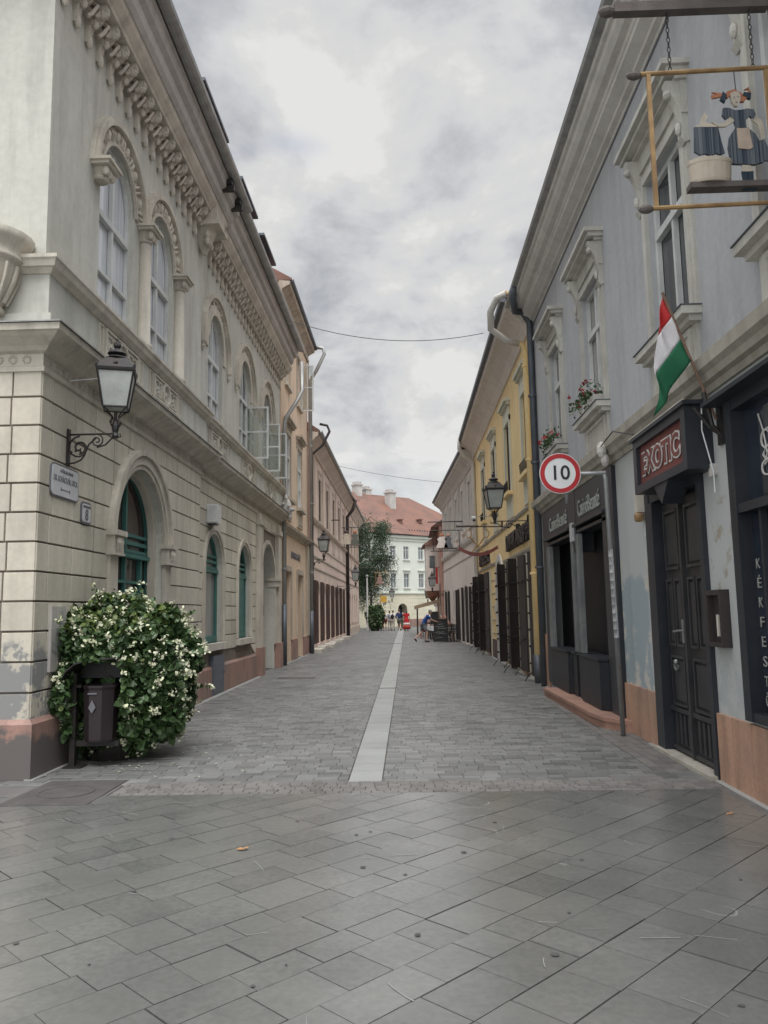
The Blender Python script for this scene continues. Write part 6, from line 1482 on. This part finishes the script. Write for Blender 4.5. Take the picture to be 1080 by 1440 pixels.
walk = dict(knL=(-.09, .20, .52), anL=(-.09, .26, .10), toL=(-.10, .42, .05), knR=(.09, -.06, .48), anR=(.09, -.38, .17), toR=(.10, -.28, .04), elL=(-.24, -.12, 1.14), wrL=(-.24, -.16, .92), elR=(.24, .12, 1.16), wrR=(.22, .30, 1.02))
lean = dict(pel=(0, -.05, .90), wai=(0, .0, 1.05), che=(0, .12, 1.24), nec=(0, .20, 1.38), hed=(0, .25, 1.45), shL=(-.18, .15, 1.33), shR=(.18, .15, 1.33), elL=(-.22, .32, 1.14), wrL=(-.16, .55, 1.08), elR=(.22, .34, 1.14), wrR=(.16, .56, 1.06),
            hpL=(-.09, -.05, .87), hpR=(.09, -.05, .87), knR=(.09, .12, .50), anR=(.09, .05, .10), toR=(.10, .22, .04), knL=(-.09, -.18, .48), anL=(-.09, -.48, .20), toL=(-.10, -.42, .05))
sit = dict(pel=(0, 0, .50), wai=(0, .01, .66), che=(0, .04, .88), nec=(0, .06, 1.04), hed=(0, .08, 1.12), shL=(-.18, .05, .98), shR=(.18, .05, .98), elL=(-.24, .14, .74), wrL=(-.16, .36, .76), elR=(.24, .14, .74), wrR=(.16, .36, .76),
           hpL=(-.09, .02, .50), hpR=(.09, .02, .50), knL=(-.10, .42, .50), knR=(.10, .42, .50), anL=(-.10, .44, .09), anR=(.10, .44, .09), toL=(-.11, .60, .035), toR=(.11, .60, .035))
talk = dict(elR=(.25, .04, 1.13), wrR=(.16, .22, 1.12))
person('person in blue t-shirt and grey shorts leaning over a cafe table mid stride', (.84, 41.0, 0), -PI / 2 + .15, lean, 'c_blue', 'c_grey', 'hair_grey', 1.0, bottom_kind='shorts')
G_ = 'people standing at the end of the street'
person('person in a white top and dark red shorts beside the rounded bush', (-1.93, 66, 0), PI, {}, 'c_white', 'c_maroon', 'hair', .96, bottom_kind='shorts', group=G_)
person('person in grey blue shirt and pale trousers with hands down in the far group', (-1.52, 66.3, 0), .3, {}, 'c_greyblue', 'c_cream', 'hair', .93, True, group=G_)
person('person in white top and cream trousers wearing a dark backpack', (-1.25, 66.0, 0), -.2, talk, 'c_white', 'c_cream', 'hair', .94, pack='c_black', group=G_)
person('tall person in loose navy top and dark shorts walking away, far group', (-.72, 65.4, 0), 0, walk, 'c_navy', 'c_khaki', 'hair', 1.0, True, bottom_kind='shorts', group=G_)
person('person in dark khaki clothes standing just behind the red dress', (-.42, 66.8, 0), .2, {}, 'c_khaki', 'c_khaki', 'hair', .96, True, group=G_)
person('person in long red dress with white and orange bands', (-.12, 64.8, 0), 0, {}, 'c_red', 'c_red', 'hair', .97, dress=('c_red', 'c_white', 'c_orange'), hairlong=True, group=G_)
# ------------------------------------------------------------------ cafe terrace
t = thing('menu_board', 'black folding menu board with chalk writing in front of the cafe tables', 'menu board', (1.68, 41.1, 0))
q = MB(); q.box(1.33, 2.02, 41.0, 41.03, .03, 1.15); build(q, 'panel', 'board', t)
q = MB(); q.box(1.31, 1.36, 40.98, 41.05, 0, 1.18); q.box(1.99, 2.04, 40.98, 41.05, 0, 1.18); q.box(1.36, 1.99, 40.98, 41.05, 1.12, 1.18); q.box(1.33, 1.38, 41.35, 41.4, 0, 1.1); q.box(1.97, 2.02, 41.35, 41.4, 0, 1.1); q.box(1.38, 1.97, 41.06, 41.38, 1.08, 1.11); build(q, 'frame', 'brown_iron', t)
q = MB(); rr = random.Random(3)
for k, z in enumerate((1.02, .9, .78, .68, .5, .42, .22)):
    x = 1.40 + (.1 if k % 2 else 0); e = x + rr.uniform(.25, .48); pts = []
    while x < e: pts.append((x, 40.995, z + rr.uniform(-.022, .022) + (x - 1.4) * .05)); x += .022
    q.tube(pts, .007, 4)
build(q, 'chalk_writing', 'chalk', t)
def cafe_table(x, y_, label, w_=.7, cloth=True, round_=False):
    t = thing('cafe_table', 'dark legged cafe table ' + label, 'table', (x, y_, 0), 'cafe tables on the terrace')
    q = MB(); q.box(x - w_ / 2, x + w_ / 2, y_ - w_ / 2, y_ + w_ / 2, .71, .74); build(q, 'tabletop', 'wicker', t)
    for sx in (-1, 1):
        for sy in (-1, 1): q = MB(); q.tube([(x + sx * w_ * .42, y_ + sy * w_ * .42, 0), (x + sx * w_ * .42, y_ + sy * w_ * .42, .71)], .018, 6); build(q, 'leg', 'iron', t)
    if cloth:
        c = MB(); h = w_ / 2 + .04; N_ = 28; top = []; bot = []
        for i in range(N_):
            a = i * 2 * PI / N_; k_ = h / max(abs(math.cos(a)), abs(math.sin(a))); top.append((x + k_ * math.cos(a), y_ + k_ * math.sin(a), .746)); kk = k_ * (1.03 + .03 * math.sin(a * 9)); bot.append((x + kk * math.cos(a), y_ + kk * math.sin(a), .52 + .03 * math.sin(a * 4)))
        i = c.add(top); j = c.add(bot); c.f.append(tuple(range(N_))); c.f += [(i + k, i + (k + 1) % N_, j + (k + 1) % N_, j + k) for k in range(N_)]
        tag(build(c, 'tablecloth', 'cloth_white', None), 'white tablecloth on the cafe table ' + label, 'tablecloth')
def chair_at(x, y_, rz, m, label):
    t = thing('cafe_chair', label, 'chair', (0, 0, 0), 'cafe chairs on the terrace')
    q = MB(); q.box(-.22, .22, -.2, .22, .43, .47); build(q, 'seat', m, t)
    q = MB(); q.tube([(-.2, -.2, .47), (-.21, -.26, .9), (.21, -.26, .9), (.2, -.2, .47)], .018, 6)
    for k in range(5): q.box(-.19, .19, -.25, -.235, .52 + k * .075, .57 + k * .075)
    build(q, 'backrest', m, t)
    for sx in (-1, 1):
        for sy in (-1, 1): q = MB(); q.tube([(sx * .19, sy * .19, .43), (sx * .21, sy * .21, 0)], .016, 6); build(q, 'leg', m, t)
    t.location = (x, y_, 0); t.rotation_euler = (0, 0, rz); return t
cafe_table(2.12, 42.2, 'nearest the menu board'); cafe_table(1.45, 46.6, 'in the middle of the terrace'); cafe_table(1.5, 50.2, 'under the awning')
chair_at(2.15, 41.45, 0, 'wicker', 'black chair right beside the menu board, back to the viewer')
chair_at(1.12, 42.6, -PI / 2, 'wicker', 'black chair between the blue shirted person and the menu board')
chair_at(2.2, 43.3, PI, 'wicker_lt', 'tan wicker chair behind the first white table')
chair_at(.95, 46.6, -PI / 2, 'sign_red', 'dark red chair at the middle table'); chair_at(1.45, 45.9, 0, 'wicker', 'black chair before the middle table')
chair_at(1.0, 50.2, -PI / 2, 'c_maroon', 'maroon chair under the awning'); chair_at(1.5, 51.0, PI, 'wicker', 'black chair at the back under the awning')
chair_at(2.35, 41.0, .3, 'wicker', 'black chair pressed against the wall right of the menu board')
chair_at(2.0, 41.75, PI / 2, 'wicker', 'black chair tucked sideways under the nearest white table')
chair_at(1.2, 44.3, -PI / 2, 'wicker', 'black chair alone behind the blue shirted person')
chair_at(1.1, 48.4, -PI / 2, 'c_maroon', 'maroon chair beside the second small menu board')
cafe_table(1.55, 44.6, 'behind the black folding menu board')
person('person with grey hair in pale clothes seated at the first cafe table', (1.85, 44.2, 0), PI, sit, 'p_tub', 'c_grey', 'hair_grey', 1.0)
person('person in reddish top seated behind the first cafe table', (2.1, 45.3, 0), PI, sit, 'salmon', 'c_black', 'hair_red', 1.0)
person('person in red top seated at the middle table in the shade', (1.0, 46.6, 0), -PI / 2, sit, 'c_maroon', 'c_black', 'hair', 1.0)
t = thing('menu_board', 'second small black menu board behind the cafe tables', 'menu board', (1.4, 48, 0)); q = MB(); q.box(1.35, 1.85, 48, 48.04, .75, 1.55); build(q, 'panel', 'board', t); q = MB(); q.tube([(1.6, 48.03, 0), (1.6, 48.03, .8)], .03, 6); q.box(1.4, 1.8, 47.85, 48.2, 0, .03); build(q, 'stand', 'brown_iron', t)
t = thing('awning', 'slanting beige brown awning over the far cafe tables', 'awning', (1.4, 52, 0))
q = MB(lambda u, n, z: (u, 50.6 + n, z)); q.prism([(.5, 1.86), (2.35, 2.34), (2.35, 2.40), (.5, 1.92)], 0, 3.0); q.prism([(.46, 1.70), (2.35, 2.17), (2.35, 2.41), (.46, 1.93)], -.02, -.005); q.prism([(.44, 1.70), (.48, 1.70), (.48, 1.93), (.44, 1.93)], 0, 3.0); build(q, 'canopy', 'awning', t)
q = MB()
for (x, y_) in ((.62, 50.8), (.62, 53.4)): q.tube([(x, y_, 0), (x, y_, 1.86)], .04, 6)
build(q, 'pole', 'brown_iron', t)
q = MB(); q.box(2.05, 2.12, 50.2, 50.26, 0, 3.3); tag(build(q, 'terrace_post', 'wood_brown'), 'thick brown post at the terrace corner of the salmon house', 'post')

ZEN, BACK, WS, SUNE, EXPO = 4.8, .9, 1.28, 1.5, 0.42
# ------------------------------------------------------------------ sky, sun, camera
SUN_EL, SUN_AZ = R(60), R(172)
W_ = D.worlds.new("World"); S.world = W_; W_.use_nodes = True; nt = W_.node_tree; N = nt.nodes; L = nt.links
bg = N['Background']; sky = N.new('ShaderNodeTexSky'); sky.sky_type = 'NISHITA'; sky.sun_disc = False; sky.sun_elevation = SUN_EL; sky.sun_rotation = SUN_AZ
tc = N.new('ShaderNodeTexCoord'); sx = N.new('ShaderNodeSeparateXYZ'); L.new(tc.outputs['Generated'], sx.inputs[0])
def mth(op, a, b=None, c=None):
    n = N.new('ShaderNodeMath'); n.operation = op
    for i, x in enumerate((a, b, c)):
        if x is None: continue
        if isinstance(x, (int, float)): n.inputs[i].default_value = x
        else: L.new(x, n.inputs[i])
    return n.outputs[0]
def mr(s, a, b, c=0., d=1.):
    n = N.new('ShaderNodeMapRange'); n.inputs[1].default_value = a; n.inputs[2].default_value = b; n.inputs[3].default_value = c; n.inputs[4].default_value = d; n.interpolation_type = 'SMOOTHSTEP'; L.new(s, n.inputs[0]); return n.outputs[0]
zz = mth('MAXIMUM', sx.outputs[2], 0.0); den = mth('ADD', zz, .42)
u_ = mth('DIVIDE', sx.outputs[0], den); v_ = mth('DIVIDE', sx.outputs[1], den)
cb = N.new('ShaderNodeCombineXYZ'); L.new(u_, cb.inputs[0]); L.new(v_, cb.inputs[1]); cb.inputs[2].default_value = 2.3
def ns_(sc, det, rough, dist=0., off=(0, 0, 0)):
    mp = N.new('ShaderNodeMapping'); mp.inputs['Location'].default_value = off; L.new(cb.outputs[0], mp.inputs[0])
    n = N.new('ShaderNodeTexNoise'); n.inputs['Scale'].default_value = sc; n.inputs['Detail'].default_value = det; n.inputs['Roughness'].default_value = rough; n.inputs['Distortion'].default_value = dist; L.new(mp.outputs[0], n.inputs['Vector']); return n.outputs['Fac']
big = ns_(1.7, 3, .5, .3, (3.1, 1.2, 0)); med = ns_(4.3, 8, .58, .25, (.4, 5.0, 0)); fine_ = ns_(9, 6, .6, .2, (7, 2, 0))
dens = mth('ADD', mth('ADD', mth('MULTIPLY', big, .40), mth('MULTIPLY', med, .75)), mth('MULTIPLY', fine_, .16))
dens = mth('ADD', mth('MULTIPLY', mth('SUBTRACT', dens, .655), 1.45), .662)
ramp = N.new('ShaderNodeValToRGB'); L.new(dens, ramp.inputs[0]); cr = ramp.color_ramp
cr.elements[0].position = .52; cr.elements[0].color = (.455, .453, .448, 1)
cr.elements[1].position = .79; cr.elements[1].color = (.25, .26, .28, 1)
for p_, c_ in ((.575, (.405, .405, .403, 1)), (.63, (.385, .389, .394, 1)), (.70, (.325, .332, .347, 1))):
    e = cr.elements.new(p_); e.color = c_
skys = N.new('ShaderNodeVectorMath'); skys.operation = 'SCALE'; skys.inputs['Scale'].default_value = .10; L.new(sky.outputs[0], skys.inputs[0])
hz_ = N.new('ShaderNodeMix'); hz_.data_type = 'RGBA'; L.new(mr(zz, .02, .26), hz_.inputs[0]); hz_.inputs[6].default_value = (.48, .50, .495, 1); L.new(ramp.outputs[0], hz_.inputs[7])
cov = N.new('ShaderNodeMix'); cov.data_type = 'RGBA'; hole = mth('MULTIPLY', mr(ns_(1.9, 4, .5, .2, (9, 3.7, 0)), .60, .70), .55)
L.new(hole, cov.inputs[0]); L.new(hz_.outputs[2], cov.inputs[6]); L.new(skys.outputs[0], cov.inputs[7])
# overcast luminance grows towards zenith; gain behind camera added to light the street
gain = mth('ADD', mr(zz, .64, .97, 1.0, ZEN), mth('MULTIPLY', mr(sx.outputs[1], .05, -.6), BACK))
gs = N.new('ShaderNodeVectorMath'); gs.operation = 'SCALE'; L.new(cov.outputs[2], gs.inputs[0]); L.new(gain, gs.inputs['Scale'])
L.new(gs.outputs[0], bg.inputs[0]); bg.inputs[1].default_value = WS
su = D.lights.new('sun', 'SUN'); su.energy = SUNE; su.angle = R(25); su.color = (1, .98, .955); so = D.objects.new('sun', su); COL.objects.link(so)
dirv = Vector((math.cos(SUN_EL) * math.sin(SUN_AZ), math.cos(SUN_EL) * math.cos(SUN_AZ), math.sin(SUN_EL)))
so.rotation_euler = dirv.to_track_quat('Z', 'Y').to_euler(); so.location = (0, 0, 30)
cam = D.cameras.new('camera'); co = D.objects.new('camera', cam); COL.objects.link(co); S.camera = co
cam.sensor_fit = 'VERTICAL'; cam.sensor_height = 36; cam.lens = 1108.69 / 1440 * 36; cam.clip_end = 1000; cam.clip_start = .05
pi_, ya, ro = .124454960, -.0277697672, -.0174315936
fwd = Vector((math.sin(ya) * math.cos(pi_), math.cos(ya) * math.cos(pi_), math.sin(pi_))); rt = Vector((math.cos(ya), -math.sin(ya), 0)); upv = rt.cross(fwd)
c_, s_ = math.cos(ro), math.sin(ro); r2 = c_ * rt + s_ * upv; u2 = -s_ * rt + c_ * upv
co.matrix_world = Matrix(((r2.x, u2.x, -fwd.x, 0), (r2.y, u2.y, -fwd.y, 0), (r2.z, u2.z, -fwd.z, 1.65), (0, 0, 0, 1)))
S.view_settings.view_transform = 'Standard'; S.view_settings.look = 'None'; S.view_settings.gamma = 1; S.view_settings.exposure = EXPO
S.cycles.max_bounces = 6; S.cycles.diffuse_bounces = 4; S.cycles.transparent_max_bounces = 12; S.cycles.use_denoising = True
